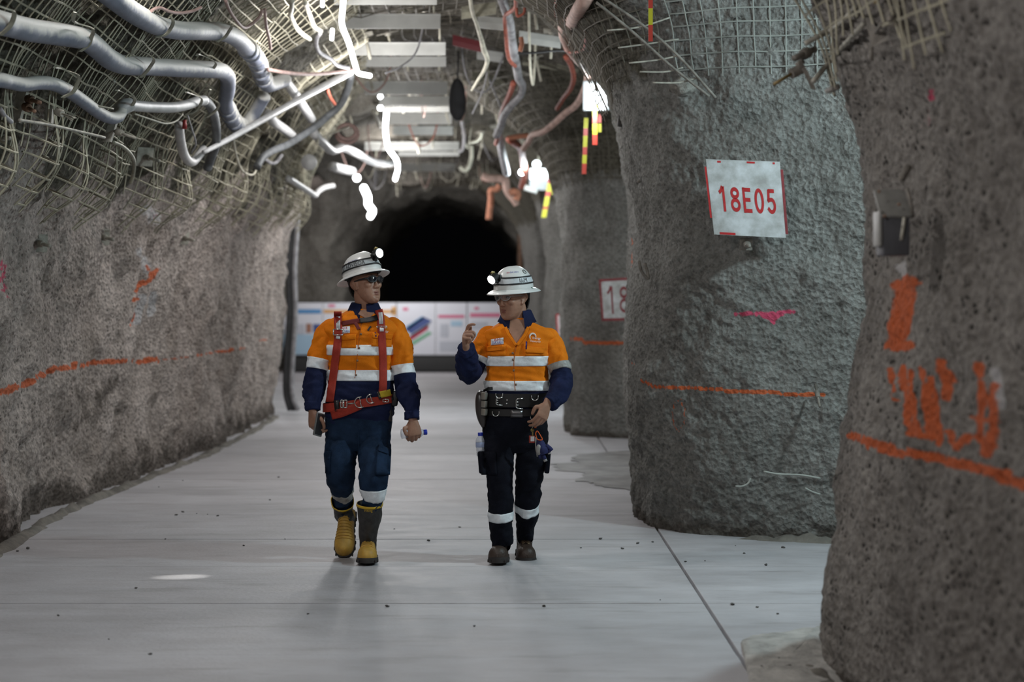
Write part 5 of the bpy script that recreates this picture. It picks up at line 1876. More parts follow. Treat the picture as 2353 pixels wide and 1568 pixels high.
# ---------------------------------------------------------------- hard hat
def hard_hat(M, label, band_text, text_th, stickers, lamp_pos, lamp_aim, band_mat):
    root = tag(empty('hard_hat', M @ Vector((0, -.005, .03))), label, 'helmet')
    n = 56
    rx, ry, z0, H = .105, .126, .058, .126

    def shell(t, f):
        """t around, f 0 at the rim .. 1 at the crown"""
        a = f * math.pi / 2
        k = math.cos(a) ** .72
        ridge = .010 * math.exp(-(math.cos(t) * rx * k / .022) ** 2) * math.sin(a) * (.4 + .6 * k)
        z = z0 + H * math.sin(a) ** 1.05 + ridge * 1.0
        return Vector((rx * k * math.cos(t), -.006 + ry * k * math.sin(t), z))
    fs = list(np.linspace(0, .97, 20))
    outer = [[M @ shell(t, f) for t in np.linspace(0, 2 * math.pi, n, endpoint=False)] for f in fs]
    MB().loft(outer, False, True).build('shell', M_hat, root)

    def rim(t, g, dz):
        ex = .030 + .018 * abs(math.sin(t)) ** 2
        b = shell(t, 0)
        d = Vector((math.cos(t), math.sin(t) * 1.05, 0)).normalized()
        return b + d * ex * g + Vector((0, 0, -.022 * max(g, 0) ** 1.3 - dz))
    up = [[M @ rim(t, g, 0) for t in np.linspace(0, 2 * math.pi, n, endpoint=False)] for g in (-.05, .2, .5, .8, 1.0)]
    dn = [[M @ rim(t, g, .0045) for t in np.linspace(0, 2 * math.pi, n, endpoint=False)] for g in (1.0, .6, .2, -.1)]
    MB().loft(up + dn, False, False).build('brim', M_hat, root)
    # headband of the suspension, seen under the brim
    MB().loft([[M @ Vector((.083 * math.cos(t), -.010 + .103 * math.sin(t), z)) for t in np.linspace(0, 2 * math.pi, 40, endpoint=False)] for z in (.040, .060)], False, False).build('sweatband', M_blk, root)

    def on(t, f, lift=.0025):
        p = shell(t, f)
        q = shell(t, f + .02)
        r = shell(t + .02, f)
        nn = (r - p).cross(q - p).normalized()
        return M @ (p + nn * lift)

    f0, f1 = .16, .36
    tt = np.linspace(0, 2 * math.pi, 72, endpoint=False)
    band = MB().loft([[on(t, f) for t in tt] for f in np.linspace(f0, f1, 5)], False, False).build('reflective_band', band_mat, root)
    for f in (f0, f1):
        MB().loft([[on(t, f + df, l) for t in tt] for df, l in ((-.02, .0015), (-.02, .0055), (.02, .0055), (.02, .0015))], False, False).build('cord', M_blk, band)
    if band_text:
        A, Fc = text_mesh(band_text)
        t0, t1 = text_th
        MB().add([on(t0 + (t1 - t0) * a, f0 + .035 + (f1 - f0 - .07) * b, .0045) for a, b in A], Fc).build('lettering', M_blk, band, smooth=False)
    for s, m_, ta, tb, fa, fb in stickers:
        if s == 'o':
            MB().tube([on((ta + tb) / 2 + (tb - ta) / 2 * math.cos(q_), (fa + fb) / 2 + (fb - fa) / 2 * math.sin(q_), .002) for q_ in np.linspace(0, 6.3, 17)], .0022, 6).build('sticker', m_, root)
        else:
            A, Fc = text_mesh(s)
            MB().add([on(ta + (tb - ta) * a, fa + (fb - fa) * b, .002) for a, b in A], Fc).build('sticker_lettering', m_, root, smooth=False)
    # lamp bracket and lamp
    b = MB()
    b.box((0, 0, 0), (.036, .014, .045), bev=.004)
    b.v = [tuple(M @ (Vector(v) + Vector((0, .108, .125)))) for v in b.v]
    b.build('lamp_bracket', M_blk, root, angle=40)
    lp = Vector(lamp_pos)
    ad = Vector(lamp_aim).normalized()
    Q = ad.to_track_quat('Z', 'Y').to_matrix().to_4x4()
    T = M @ Matrix.Translation(lp) @ Q
    lampo = MB().lathe([(.010, -.045), (.020, -.040), (.024, -.022), (.026, -.005), (.030, .004), (.031, .012), (.027, .013)], 24, T).build('headlamp', M_blk, root, angle=35)
    MB().lathe([(.0265, .0125), (.024, .0155), (.012, .018), (.002, .0185)], 24, T).build('lamp_lens', M_lens_lamp, lampo)
    MB().tube([T @ Vector((0, .026, -.03)), T @ Vector((.0, .034, -.02)), T @ Vector((0, .032, -.008))], .007, 8).build('switch', mat('brass_switch', (.45, .36, .15), .4, .5), lampo)
    MB().tube([M @ (lp + Vector((0, -.015, -.012))), M @ Vector((0, .115, .105))], .009, 8).build('lamp_arm', M_blk, lampo)
    return root, T


def glasses(M, label, lens_mat, frame_mat):
    root = tag(empty('safety_glasses', M @ Vector((0, .1, 0))), label, 'glasses')
    for s in (-1, 1):
        rings = []
        for r in (1.0, .75, .4, .05):
            rings.append([M @ Vector((s * (.033 + .029 * r * math.cos(t)), .1045 - .010 * (abs(.033 + .029 * r * math.cos(t)) / .06) ** 2 * 1.6 + .002 * (1 - r), .014 + .0185 * r * math.sin(t) * (1 if math.sin(t) < 0 else .9))) for t in np.linspace(0, 2 * math.pi, 25)[:-1]])
        MB().loft(rings, False, True).build('lens', lens_mat, root)
        pts = rings[0] + [rings[0][0], rings[0][1]]
        MB().tube(pts, .0024 if frame_mat is not M_blk else .0035, 6, caps=False).build('rim', frame_mat, root)
        MB().tube([M @ Vector(p) for p in ((s * .062, .090, .018), (s * .073, .072, .019), (s * .0765, .03, .018), (s * .078, -.005, .014), (s * .077, -.02, .0))], [.0055, .005, .004, .0035, .003] if frame_mat is M_blk else .0025, 8).build('temple', frame_mat, root)
    MB().tube([M @ Vector((-.007, .106, .018)), M @ Vector((0, .108, .020)), M @ Vector((.007, .106, .018))], .0028, 6).build('bridge', frame_mat, root)
    return root


# ---------------------------------------------------------------- footwear (local frame: +y toe, z up, heel at the origin)
def foot_loft(mb, M, L_=.29, w_=.054, h_=.062, off=0.0, z0=.025, y_from=-.02):
    secs = [(-.015, .55, .75), (0, .78, 1.0), (.03, .86, 1.25), (.07, .80, 1.5), (.11, .78, 1.45), (.15, .88, 1.2), (.19, .99, .98), (.22, 1.0, .95), (.25, .92, .9), (.272, .72, .78), (.285, .42, .55), (.29, .12, .3)]
    rings = []
    for y, kw, kh in secs:
        y = y * L_ / .29
        hw, hh = w_ * kw + off, h_ * kh + off
        ring = []
        for t in np.linspace(0, 2 * math.pi, 25)[:-1]:
            ct, st = math.cos(t), math.sin(t)
            ring.append(M @ Vector((hw * math.copysign(abs(ct) ** .8, ct), y, z0 + (hh * abs(st) ** .9 if st > 0 else -.006 * abs(st)))))
        rings.append(ring)
    return mb.loft(rings)


def sole_loft(mb, M, L_=.29, w_=.058, th=.028, heel=True):
    out = []
    for y, kw in [(-.018, .45), (-.012, .7), (.01, .88), (.05, .86), (.09, .78), (.13, .8), (.17, .93), (.21, 1.0), (.245, .95), (.27, .78), (.286, .52), (.297, .2)]:
        out.append((y * L_ / .29, kw * w_))
    top = [(x, y) for y, x in out] + [(-x, y) for y, x in reversed(out)]
    lug = []
    for x, y in top:
        lug.append(x)
    rings = [[M @ Vector((x * s, y, z)) for x, y in top] for s, z in ((.93, 0), (1.0, .006), (1.0, th - .004), (.97, th))]
    mb.loft(rings)
    k = 0
    for y in np.linspace(.0, .27, 8):                       # cleats round the edge
        hw = float(np.interp(y, [o[0] for o in out], [o[1] for o in out]))
        for s in (-1, 1):
            q = Vector((s * hw, y, .010))
            b = MB().box((0, 0, 0), (.008, .018, .016), bev=.002)
            mb.add([M @ (Vector(v) + q) for v in b.v], b.f)
    for x in (-.03, -.01, .01, .03):
        b = MB().box((0, 0, 0), (.012, .008, .016), bev=.002)
        mb.add([M @ (Vector(v) + Vector((x, .292 * L_ / .29 - abs(x) * .6, .010))) for v in b.v], b.f)
    return mb


def boot_matrix(px, py, Y, heading, pitch, roll=0.0, at_toe=False):
    """heading 0 = toe towards the camera"""
    M = Matrix.Translation(at(px, py, Y)) @ Matrix.Rotation(math.radians(180 + heading), 4, 'Z') @ Matrix.Rotation(math.radians(pitch), 4, 'X') @ Matrix.Rotation(math.radians(roll), 4, 'Y')
    if at_toe:
        M = M @ Matrix.Translation((0, -.285, 0))
    return M


def K(px, py, Y, r, r2=None):
    return (at(px, py, Y), r, r2)


def rows_limb(rows, Y, wr, seed, p=2.5, ws=20):
    keys = []
    for py, x0, x1, b in rows:
        a = at(x0, py, Y)
        c = at(x1, py, Y)
        keys.append(((a + c) / 2, (c.x - a.x) / 2, b))
    return Limb(keys, True, wr, ws, seed, p)


def zf(py, Y=11.5):
    return CH + (HY - py) / F * Y


def ground(px, Y):
    return Vector(((px - CX) / F * Y, Y, 0))


def bm_at(v, heading, pitch, roll=0.0, toe=False):
    M = Matrix.Translation(v) @ Matrix.Rotation(math.radians(180 + heading), 4, 'Z') @ Matrix.Rotation(math.radians(pitch), 4, 'X') @ Matrix.Rotation(math.radians(roll), 4, 'Y')
    return M @ Matrix.Translation((0, -.285, 0)) if toe else M


def banded(limb, s0, s1, bands, n=64, cap0=False, cap1=False, ds=.007):
    """cloth tube split into material bands: [(s_end, material index)]"""
    mb = MB()
    a = s0
    for e, mi in bands:
        limb.mesh(mb, a, e, ds, 0, n, cap0 and a == s0, cap1 and e == s1, mi)
        a = e
    return mb


def tape(limb, sa, sb, parent, mtl, n=64, off=.003, name='reflective_band'):
    mb = MB()
    k = max(3, int(abs(sb - sa) / .007) + 1)
    ss = np.linspace(sa, sb, k)
    rings = [limb.ring(sa, .0, n)] + [limb.ring(s, off, n) for s in ss] + [limb.ring(sb, .0, n)]
    mb.loft(rings, False, False)
    return mb.build(name, mtl, parent)


def collar(person_shirt, c, rx, ry, zlo, zhi, gap, drop, mtl, spread=.022):
    """stand-and-fall collar, open at the front"""
    rings = []
    ang = np.linspace(-math.pi / 2 + gap, 1.5 * math.pi - gap, 41)
    def R(k, z, dropf):
        out = []
        for t in ang:
            fr = max(0, -math.sin(t)) ** 3
            out.append(c + Vector((math.cos(t) * rx * k, math.sin(t) * ry * k, z - c.z - dropf * fr)))
        return out
    rings = [R(1.0, zlo, 0), R(.93, (zlo + zhi) / 2, 0), R(.92, zhi, .008), R(.98, zhi + .006, .012), R(1.06, zhi, .016), R(1.0 + spread / rx, zlo + .012, drop * .6), R(1.0 + spread / rx * 1.35, zlo - .004, drop), R(1.0 + spread / rx * 1.2, zlo - .006, drop), R(1.02, zlo + .01, drop * .5)]
    return MB().loft(rings, False, False, closed=False).build('collar', mtl, person_shirt)


# ================================================================ man with the harness (left)
Y0 = 11.62
A_t = rows_limb([(972, 752, 899, .128), (950, 748, 904, .132), (925, 750, 905, .132), (900, 752, 905, .130), (870, 754, 904, .126), (840, 753, 905, .126), (800, 751, 909, .130), (772, 747, 914, .126), (756, 743, 920, .116), (746, 745, 916, .106), (737, 754, 907, .096), (728, 770, 893, .086), (719, 789, 879, .076), (710, 806, 866, .066)], Y0, .011, 3, 2.8)
A_sr = Limb([K(776, 752, Y0, .046), K(757, 756, Y0, .060), K(743, 786, 11.61, .067), K(730, 838, 11.59, .066), K(724, 880, 11.57, .067), K(720, 908, 11.54, .062), K(718, 930, 11.52, .047), K(718, 944, 11.51, .042)], False, .009, 22, 11)
A_sl = Limb([K(888, 752, Y0, .046), K(907, 756, Y0, .060), K(919, 790, 11.61, .066), K(927, 845, 11.60, .066), K(933, 888, 11.58, .068), K(940, 916, 11.55, .066), K(945, 934, 11.53, .050), K(947, 948, 11.52, .040), K(948, 964, 11.51, .040)], False, .010, 22, 14)
A_pel = rows_limb([(1036, 772, 880, .085), (1015, 752, 896, .115), (985, 747, 900, .125), (955, 748, 902, .125), (930, 750, 900, .122)], Y0, .004, 5)
A_ll = Limb([K(858, 975, 11.62, .098), K(859, 1010, 11.60, .098), K(860, 1050, 11.54, .094), K(859, 1085, 11.49, .086), K(858, 1112, 11.49, .080), K(858, 1135, 11.51, .070), K(854, 1152, 11.54, .060), K(851, 1172, 11.56, .052)], False, .010, 20, 21)
A_lr = Limb([K(790, 975, 11.62, .098), K(787, 1010, 11.61, .098), K(783, 1050, 11.58, .094), K(782, 1085, 11.58, .084), K(784, 1110, 11.64, .076), K(787, 1135, 11.74, .062), K(788, 1150, 11.79, .055), K(789, 1168, 11.84, .048)], False, .010, 20, 24)
MA = head_matrix(838, 653, 11.60, 50, 9)

mb = MB()
head_shapes(mb, MA, 1.02)
mb.tube([at(838, 742, 11.63), at(838, 720, 11.63), at(838, 700, 11.62), MA @ Vector((0, -.02, -.06)), MA @ Vector((0, -.015, -.02))], [.075, .062, .057, .056, .05], 24)
# torso, arms and legs under the cloth
mb.loft([A_t.ring(s, -.016, 32) for s in np.linspace(.02, A_t.L - .005, 26)])
for lb in (A_sr, A_sl):
    mb.loft([lb.ring(s, -.022, 20) for s in np.linspace(.0, lb.L + .0, 24)])
for lb in (A_ll, A_lr):
    mb.loft([lb.ring(s, -.022, 20) for s in np.linspace(.0, lb.L, 24)])
mb.loft([A_pel.ring(s, -.015, 32) for s in np.linspace(.02, A_pel.L, 10)])
rest = [(25, 30, 20)] * 4
pa, Ma, tipa = hand(mb, at(718, 946, 11.505), (.10, -.12, -1), (.62, .70, .1), -1, [(38, 45, 25), (42, 55, 30), (45, 55, 30), (48, 52, 30)], [(.055, .062, -.020), (.050, .090, -.034), (.040, .108, -.040)])
pb, Mb_, tipb = hand(mb, at(949, 966, 11.505), (.16, -.05, -1), (-.35, .90, -.1), 1, [(52, 62, 40), (50, 62, 40), (48, 60, 40), (42, 55, 38)], [(.058, .040, -.004), (.056, .066, -.004), (.045, .084, -.012)])
man_a = remesh(mb, 'person', M_skin, .0034, ground(826, Y0), 3, head_post(MA))
tag(man_a, 'man on the left in orange and navy shirt and red harness, looking sideways while walking', 'person')
face_parts(man_a, MA, False)

# shirt
s_of = lambda py: A_t.at_z(zf(py))
shirt = banded(A_t, 0, A_t.L, [(s_of(874), 1), (A_t.L, 0)], 72)
sh_a = shirt.build('shirt', [M_orange, M_navy], man_a)
tag(sh_a, 'orange shirt with navy lower part and reflective bands')
tape(A_t, s_of(876), s_of(851), sh_a, M_tape, 72)
tape(A_t, s_of(817), s_of(793), sh_a, M_tape, 72)
cuff = []
mbs_a = [shirt]
for lb, ya, yb, nm in ((A_sr, 826, 850, 'sleeve'), (A_sl, 839, 862, 'sleeve')):
    s1, s2 = lb.at_z(zf(ya, 11.53)), lb.at_z(zf(yb, 11.53))
    m_ = banded(lb, 0, lb.L, [(s2, 0), (lb.L, 1)], 40, True, True)
    m_.build(nm, [M_orange, M_navy], sh_a)
    tape(lb, s1, s2, sh_a, M_tape, 40)
    tape(lb, lb.L - .042, lb.L + .0, sh_a, M_navy, 40, .004, 'cuff')
    mbs_a.append(m_)
collar(sh_a, at(838, 716, 11.625), .076, .074, zf(719), zf(697), .20, .055, M_navy, .024)
neck = MB()
_dn = Drape([shirt], 11.5)
P = [(823, 722), (828, 714), (838, 711), (850, 711), (857, 714), (860, 720), (852, 728), (843, 733), (834, 728)]
neck.add([_dn.p(840, 716, .007)] + [_dn.p(x, y, .007) for x, y in P], [(0, i + 1, (i + 1) % len(P) + 1) for i in range(len(P))])
neck.build('open_neck', M_skin, man_a)
# trousers
pel = banded(A_pel, 0, A_pel.L, [(A_pel.L, 0)], 64, True, False)
tr_a = pel.build('trousers', M_denim, man_a)
tag(tr_a, 'dark blue denim work trousers with reflective bands')
mbl = [pel]
for lb, ya, yb in ((A_ll, 1122, 1143), (A_lr, 1122, 1140)):
    m_ = banded(lb, 0, lb.L, [(lb.L, 0)], 44, True, True)
    m_.build('trouser_leg', M_denim, tr_a)
    tape(lb, lb.at_z(zf(ya, 11.45 if lb is A_ll else 11.7)), lb.at_z(zf(yb, 11.45 if lb is A_ll else 11.7)), tr_a, M_tape if lb is A_ll else M_tape2, 44)
    mbl.append(m_)
dl = Drape(mbl, 11.45)
for (c4, o_, nm) in [([(868, 1030), (899, 1036), (896, 1092), (862, 1092)], .012, 'cargo_pocket'), ([(871, 1022), (899, 1033), (898, 1046), (868, 1036)], .020, 'pocket_flap'), ([(747, 1038), (757, 1038), (758, 1090), (747, 1088)], .010, 'cargo_pocket'), ([(747, 1036), (760, 1038), (758, 1055), (748, 1056)], .016, 'pocket_flap')]:
    dl.grid(c4, 8, 8, o_, .02).build(nm, M_denim, tr_a)
dl.ribbon([(826, 985), (824, 1010), (826, 1045)], 2, .006, .004).build('fly_seam', M_denim, tr_a)
# boots
Mf = bm_at(ground(847, 11.70), 2, 3)
boot = tag(foot_loft(MB(), Mf, .29, .058, .070).build('boot', M_yel, man_a), 'rubber boot with yellow foot and black shaft')
sole_loft(MB(), Mf, .29, .062, .030).build('sole', M_sole, boot, angle=40)
for y in np.linspace(.085, .20, 8):                        # ribs over the instep
    k = float(np.interp(y, [.07, .11, .15, .19, .22], [1.5, 1.45, 1.2, .98, .95]))
    kw = float(np.interp(y, [.07, .11, .15, .19, .22], [.80, .78, .88, .99, 1.0]))
    MB().tube([Mf @ Vector((.056 * kw * math.copysign(abs(math.cos(t)) ** .8, math.cos(t)), y, .027 + .071 * k * math.sin(t) ** .9)) for t in np.linspace(.35, math.pi - .35, 15)], .003, 6).build('rib', M_yel, boot)
sh = Limb([(Mf @ Vector((0, .055, .05)), .050, .055), (Mf @ Vector((0, .048, .12)), .050, .056), (at(845, 1232, 11.62), .053, .056), (at(849, 1195, 11.58), .066, .066), (at(850, 1157, 11.56), .075, .075)], False, .004, 16, 31)
sm = MB()
sh.mesh(sm, 0, sh.L, .008, 0, 40)
sm.build('shaft', M_rubber, boot)
tape(sh, sh.L - .016, sh.L, boot, M_yrim, 40, .004, 'rim')
ds_ = Drape([sm], 11.48)
ds_.text('Viking', 836, 856, 1170, 1179, .003).build('lettering', M_yrim, boot, smooth=False)
Mr = bm_at(ground(791, 11.80), -4, -58, 0, True)
boot2 = tag(foot_loft(MB(), Mr, .29, .060, .070).build('boot', M_yel, man_a), 'trailing rubber boot with heel raised')
sole_loft(MB(), Mr, .29, .063, .030).build('sole', M_sole, boot2, angle=40)
for y in np.linspace(.085, .20, 8):
    k = float(np.interp(y, [.07, .11, .15, .19, .22], [1.5, 1.45, 1.2, .98, .95]))
    kw = float(np.interp(y, [.07, .11, .15, .19, .22], [.80, .78, .88, .99, 1.0]))
    MB().tube([Mr @ Vector((.058 * kw * math.copysign(abs(math.cos(t)) ** .8, math.cos(t)), y, .027 + .071 * k * math.sin(t) ** .9)) for t in np.linspace(.35, math.pi - .35, 15)], .003, 6).build('rib', M_yel, boot2)
sh2 = Limb([(Mr @ Vector((0, .055, .04)), .050, .055), (Mr @ Vector((0, .05, .11)), .048, .055), (at(788, 1185, 11.92), .052, .056), (at(788, 1168, 11.86), .060, .060), (at(787, 1152, 11.79), .066, .066)], False, .004, 16, 34)
sm = MB()
sh2.mesh(sm, 0, sh2.L, .008, 0, 40)
sm.build('shaft', M_rubber, boot2)
tape(sh2, sh2.L - .016, sh2.L, boot2, M_yrim, 40, .004, 'rim')

# what the shirt carries
da = Drape(mbs_a[:1], 11.49)
for c4, o_, nm, m_ in [([(784, 772), (818, 772), (818, 800), (784, 800)], .006, 'pocket', M_orange), ([(784, 770), (819, 768), (817, 780), (786, 783)], .011, 'pocket_flap', M_orange), ([(853, 766), (902, 770), (900, 798), (853, 796)], .006, 'pocket', M_orange), ([(853, 764), (903, 768), (900, 780), (855, 777)], .011, 'pocket_flap', M_orange)]:
    da.grid(c4, 10, 6, o_, .006).build(nm, m_, sh_a)
da.ribbon([(834, 728), (826, 770), (820, 830), (815, 872)], 1.6, .003, .003).build('placket_seam', mat('dark_orange_seam', (.45, .11, .005), .8), sh_a)
for px, py in [(829, 768), (825, 800), (821, 829), (818, 862)]:
    da.grid([(px - 2.2, py - 2.2), (px + 2.2, py - 2.2), (px + 2.2, py + 2.2), (px - 2.2, py + 2.2)], 1, 1, .007, .004).build('button', M_btn, sh_a)
da.grid([(780, 752), (804, 750), (804, 765), (780, 768)], 4, 3, .006, .002).build('name_patch', M_white_cl, sh_a)
da.text('BM', 783, 797, 753, 758, .0085, -1.5).build('patch_lettering', M_pr, sh_a, smooth=False)
da.text('DAYAN', 782, 803, 760, 765, .0085, -1.5).build('patch_lettering', M_pb, sh_a, smooth=False)
da.text('Energy', 868, 893, 757, 764, .008, 2).build('logo_lettering', M_logo, sh_a, smooth=False)
da.text('Resource', 868, 893, 765, 771, .008, 2).build('logo_lettering', M_logo, sh_a, smooth=False)
da.ribbon([(862, 764), (864, 774)], 3, .012, .006).build('pen', mat('purple_pen', (.03, .01, .12), .4), sh_a)
da.ribbon([(845, 760), (849, 754), (852, 750)], 4, .006, .004).build('pocket_clip', M_blk, sh_a)

# ---------------------------------------------------------------- the harness he wears
har = tag(empty('safety_harness', at(828, 925, 11.47)), 'red webbing safety harness worn over the orange shirt', 'harness')
for poly, lab in (([(776, 716), (776, 735), (777, 770), (770, 830), (762, 890), (757, 925)], None), ([(870, 712), (874, 730), (877, 770), (880, 830), (880, 890), (876, 912)], None)):
    da.ribbon(poly, 18, .010, .004).build('shoulder_strap', M_red, har)
for poly in ([(777, 727), (777, 757)], [(874, 718), (876, 745)], [(777, 773), (776, 779)], [(877, 754), (877, 762)]):
    da.ribbon(poly, 9, .026, .006).build('reflective_insert', M_tape, har)


def frame_px(D, x0, x1, y0, y1, off, r, nm, m_, par, bars=()):
    P = [D.p(x, y, off) for x, y in ((x0, y0), (x1, y0), (x1, y1), (x0, y1), (x0, y0))]
    yy = min(p.y for p in P)
    P = [at(x, y, yy) for x, y in ((x0, y0), (x1, y0), (x1, y1), (x0, y1), (x0, y0))]
    mb = MB()
    for a, b in zip(P[:-1], P[1:]):
        mb.tube([a, b], r, 8)
    return mb.build(nm, m_, par)


frame_px(da, 766, 788, 757, 770, .018, .003, 'buckle', M_sil, har)
frame_px(da, 866, 889, 750, 754, .018, .0025, 'buckle', M_sil, har)
da.ribbon([(786, 744), (812, 739), (830, 737)], 11, .012, .004).build('chest_strap', M_dkred, har)
da.ribbon([(826, 737), (848, 735), (868, 729)], 12, .016, .005).build('chest_buckle', M_belt, har)
da.ribbon([(816, 742), (822, 752), (824, 757)], 8, .013, .004).build('strap_end', M_dkred, har)
db = Drape([shirt, pel], 11.48)
belt = Limb([(Vector((at(826, 936, Y0).x, Y0, zf(938))), .214, .152), (Vector((at(826, 920, Y0).x, Y0, zf(918))), .213, .151)], True, 0, 1, 0, 2.5)
bm_ = MB()
rings = []
for k in range(5):
    base = belt.ring(belt.L * k / 4, 0, 64)
    base[:, 2] += (base[:, 0] - base[:, 0].mean()) * .14
    rings.append(base)
b2 = [r * 1 for r in rings]
bm_.loft(rings, False, False)
bm_.build('waist_belt', M_red, har)
db2 = Drape([bm_, shirt], 11.46)
db2.ribbon([(761, 955), (785, 949), (812, 938), (828, 931)], 20, .010, .004).build('belt_tail', M_red, har)
db2.ribbon([(768, 933), (780, 932)], 25, .010, .004).build('belt_loop', M_belt, har)
for x0, x1 in ((783, 788), (790, 797)):
    frame_px(db2, x0, x1, 920, 937, .012, .0032, 'belt_buckle', M_sil, har)
db2.ribbon([(799, 928), (815, 927)], 3, .012, .004).build('buckle_pin', M_sil, har)


def dring(D, cx, cy, r, ang, off, nm, par):
    y = D.p(cx, cy, off).y
    pts = []
    for t in np.linspace(math.radians(90), math.radians(270), 13):
        pts.append((r * math.cos(t), r * math.sin(t)))
    pts = [(r * .5, r)] + pts + [(r * .5, -r)]
    mb = MB()
    ca, sa = math.cos(ang), math.sin(ang)
    P = [at(cx + x * ca - z * sa, cy + x * sa + z * ca, y) for x, z in pts]
    mb.tube(P, .0033, 8)
    mb.tube([at(cx + .1 * r * ca - z * sa, cy + .1 * r * sa + z * ca, y) for z in (-r, r)], .0028, 8)
    return mb.build(nm, M_sil, par)


dring(db2, 827, 925, 12, -.2, .016, 'd_ring', har)
dring(db2, 852, 917, 10, -.35, .016, 'd_ring', har)
db2.ribbon([(872, 908), (886, 905), (898, 902)], 15, .016, .010).build('yellow_tag', mat('yellow_tag', (.50, .36, .02), .6), har)
db2.ribbon([(868, 910), (874, 908)], 17, .017, .008).build('tag_holder', M_belt, har)
frame_px(db2, 880, 893, 918, 924, .014, .003, 'small_buckle', M_sil, har)
mb = MB().box(at(908, 916, 11.56), (.038, .05, .088), Matrix.Rotation(.15, 4, 'Y'), bev=.010)
mb.box(at(899, 916, 11.55), (.03, .03, .02))
tag(mb.build('belt_pouch', M_belt), 'black pouch clipped to the harness belt at the hip', 'pouch')
mb = MB().box(at(897, 945, 11.57), (.022, .06, .12), bev=.006)
tag(mb.build('belt_pouch', M_belt), 'flat dark holder hanging below the belt at the hip', 'pouch')

hat_a, TA = hard_hat(MA @ Matrix.Translation((0, 0, .03)) @ Matrix.Rotation(math.radians(7), 4, 'X') @ Matrix.Translation((0, 0, -.03)), 'white hard hat reading HSE ADVISOR with lit lamp, worn by the left man', 'HSE ADVISOR', (-.74, .92),
                     [('DAYAN', M_pb, -.05, .55, .375, .425)], (0, .150, .140), (.15, 1, -.18), M_band)
glasses(MA, 'dark wraparound safety glasses worn by the left man', mat('dark_lens', (.012, .012, .016), .08, 0, spec=.8), M_blk)
# things he holds
Mx = Matrix.Translation(at(733, 976, 11.475)) @ Matrix.Rotation(math.radians(52), 4, 'Z') @ Matrix.Rotation(math.radians(14), 4, 'Y')
root = tag(empty('mobile_phone', at(733, 1000, 11.475)), 'grey phone held in the left man\'s hand beside his thigh', 'phone')
b = MB().box((0, 0, 0), (.066, .012, .135), bev=.004)
b.v = [tuple(Mx @ Vector(v)) for v in b.v]
b.build('body', mat('grey_phone', (.17, .165, .16), .4, .2), root, angle=40)
b = MB().box((0, -.0065, 0), (.058, .002, .12))
b.v = [tuple(Mx @ Vector(v)) for v in b.v]
b.build('screen', mat('phone_glass', (.03, .03, .032), .12), root, smooth=False)


def bottle(M, label, L_=.145):
    """lying or standing bottle: axis z, base at the origin"""
    root = tag(empty('water_bottle', M @ Vector((0, 0, 0))), label, 'bottle')
    prof = [(.004, .004), (.018, .0), (.028, .003), (.0305, .012)]
    for k in range(9):
        z = .018 + k * .008
        prof.append((.0305 if k % 2 else .0285, z))
    prof += [(.031, .095), (.031, .102), (.027, .115), (.018, .128), (.0125, .134), (.0125, .14)]
    MB().lathe([(r, z * L_ / .145) for r, z in prof], 28, M).build('body', M_clear, root)
    MB().lathe([(.0312, .06 * L_ / .145), (.0318, .062 * L_ / .145), (.0318, .09 * L_ / .145), (.0312, .092 * L_ / .145)], 28, M, cap0=False, cap1=False).build('label_band', M_label, root)
    MB().lathe([(.0155, .134), (.016, .136), (.016, .152), (.0145, .154)], 24, M @ Matrix.Translation((0, 0, L_ - .145))).build('cap', M_blue, root, angle=40)
    return root


ba = Vector((.93, .20, .06)).normalized()
Mbt = Matrix.Translation(at(921, 998, 11.545)) @ ba.to_track_quat('Z', 'Y').to_matrix().to_4x4()
bottle(Mbt, 'clear water bottle with blue cap held sideways in the left man\'s hand')

# ================================================================ man pointing (right)
B_t = rows_limb([(948, 1122, 1250, .120), (925, 1118, 1255, .124), (905, 1115, 1259, .127), (885, 1112, 1263, .130), (860, 1116, 1261, .128), (830, 1117, 1261, .130), (800, 1112, 1267, .132), (782, 1107, 1274, .124), (771, 1105, 1277, .114), (761, 1112, 1269, .104), (753, 1126, 1254, .092), (745, 1143, 1236, .080), (737, 1157, 1221, .070), (731, 1163, 1214, .064)], Y0, .011, 43, 2.8)
B_sr = Limb([K(1140, 772, Y0, .046), K(1121, 776, Y0, .060), K(1106, 802, 11.61, .066), K(1090, 838, 11.585, .066), K(1080, 852, 11.55, .072), K(1075, 846, 11.48, .074), K(1073, 828, 11.42, .066), K(1072, 810, 11.37, .052), K(1071, 798, 11.335, .044)], False, .009, 22, 51)
B_sl = Limb([K(1242, 772, Y0, .046), K(1261, 776, Y0, .060), K(1276, 810, 11.6, .067), K(1287, 850, 11.57, .066), K(1290, 880, 11.53, .067), K(1284, 902, 11.47, .062), K(1270, 919, 11.42, .048), K(1260, 929, 11.39, .041)], False, .010, 22, 54)
B_pel = rows_limb([(1040, 1135, 1235, .085), (1018, 1108, 1258, .112), (985, 1108, 1259, .122), (950, 1113, 1256, .122), (920, 1118, 1254, .120)], Y0, .004, 45)
B_lr = Limb([K(1146, 975, 11.62, .096), K(1144, 1015, 11.59, .096), K(1146, 1055, 11.55, .088), K(1149, 1095, 11.52, .080), K(1149, 1150, 11.53, .074), K(1149, 1190, 11.55, .072), K(1152, 1225, 11.57, .068), K(1156, 1252, 11.58, .060)], False, .009, 20, 61)
B_ll = Limb([K(1220, 975, 11.62, .096), K(1221, 1015, 11.62, .096), K(1220, 1055, 11.63, .090), K(1215, 1100, 11.64, .080), K(1212, 1145, 11.68, .072), K(1211, 1180, 11.73, .068), K(1207, 1212, 11.78, .056), K(1206, 1236, 11.80, .050)], False, .009, 20, 64)
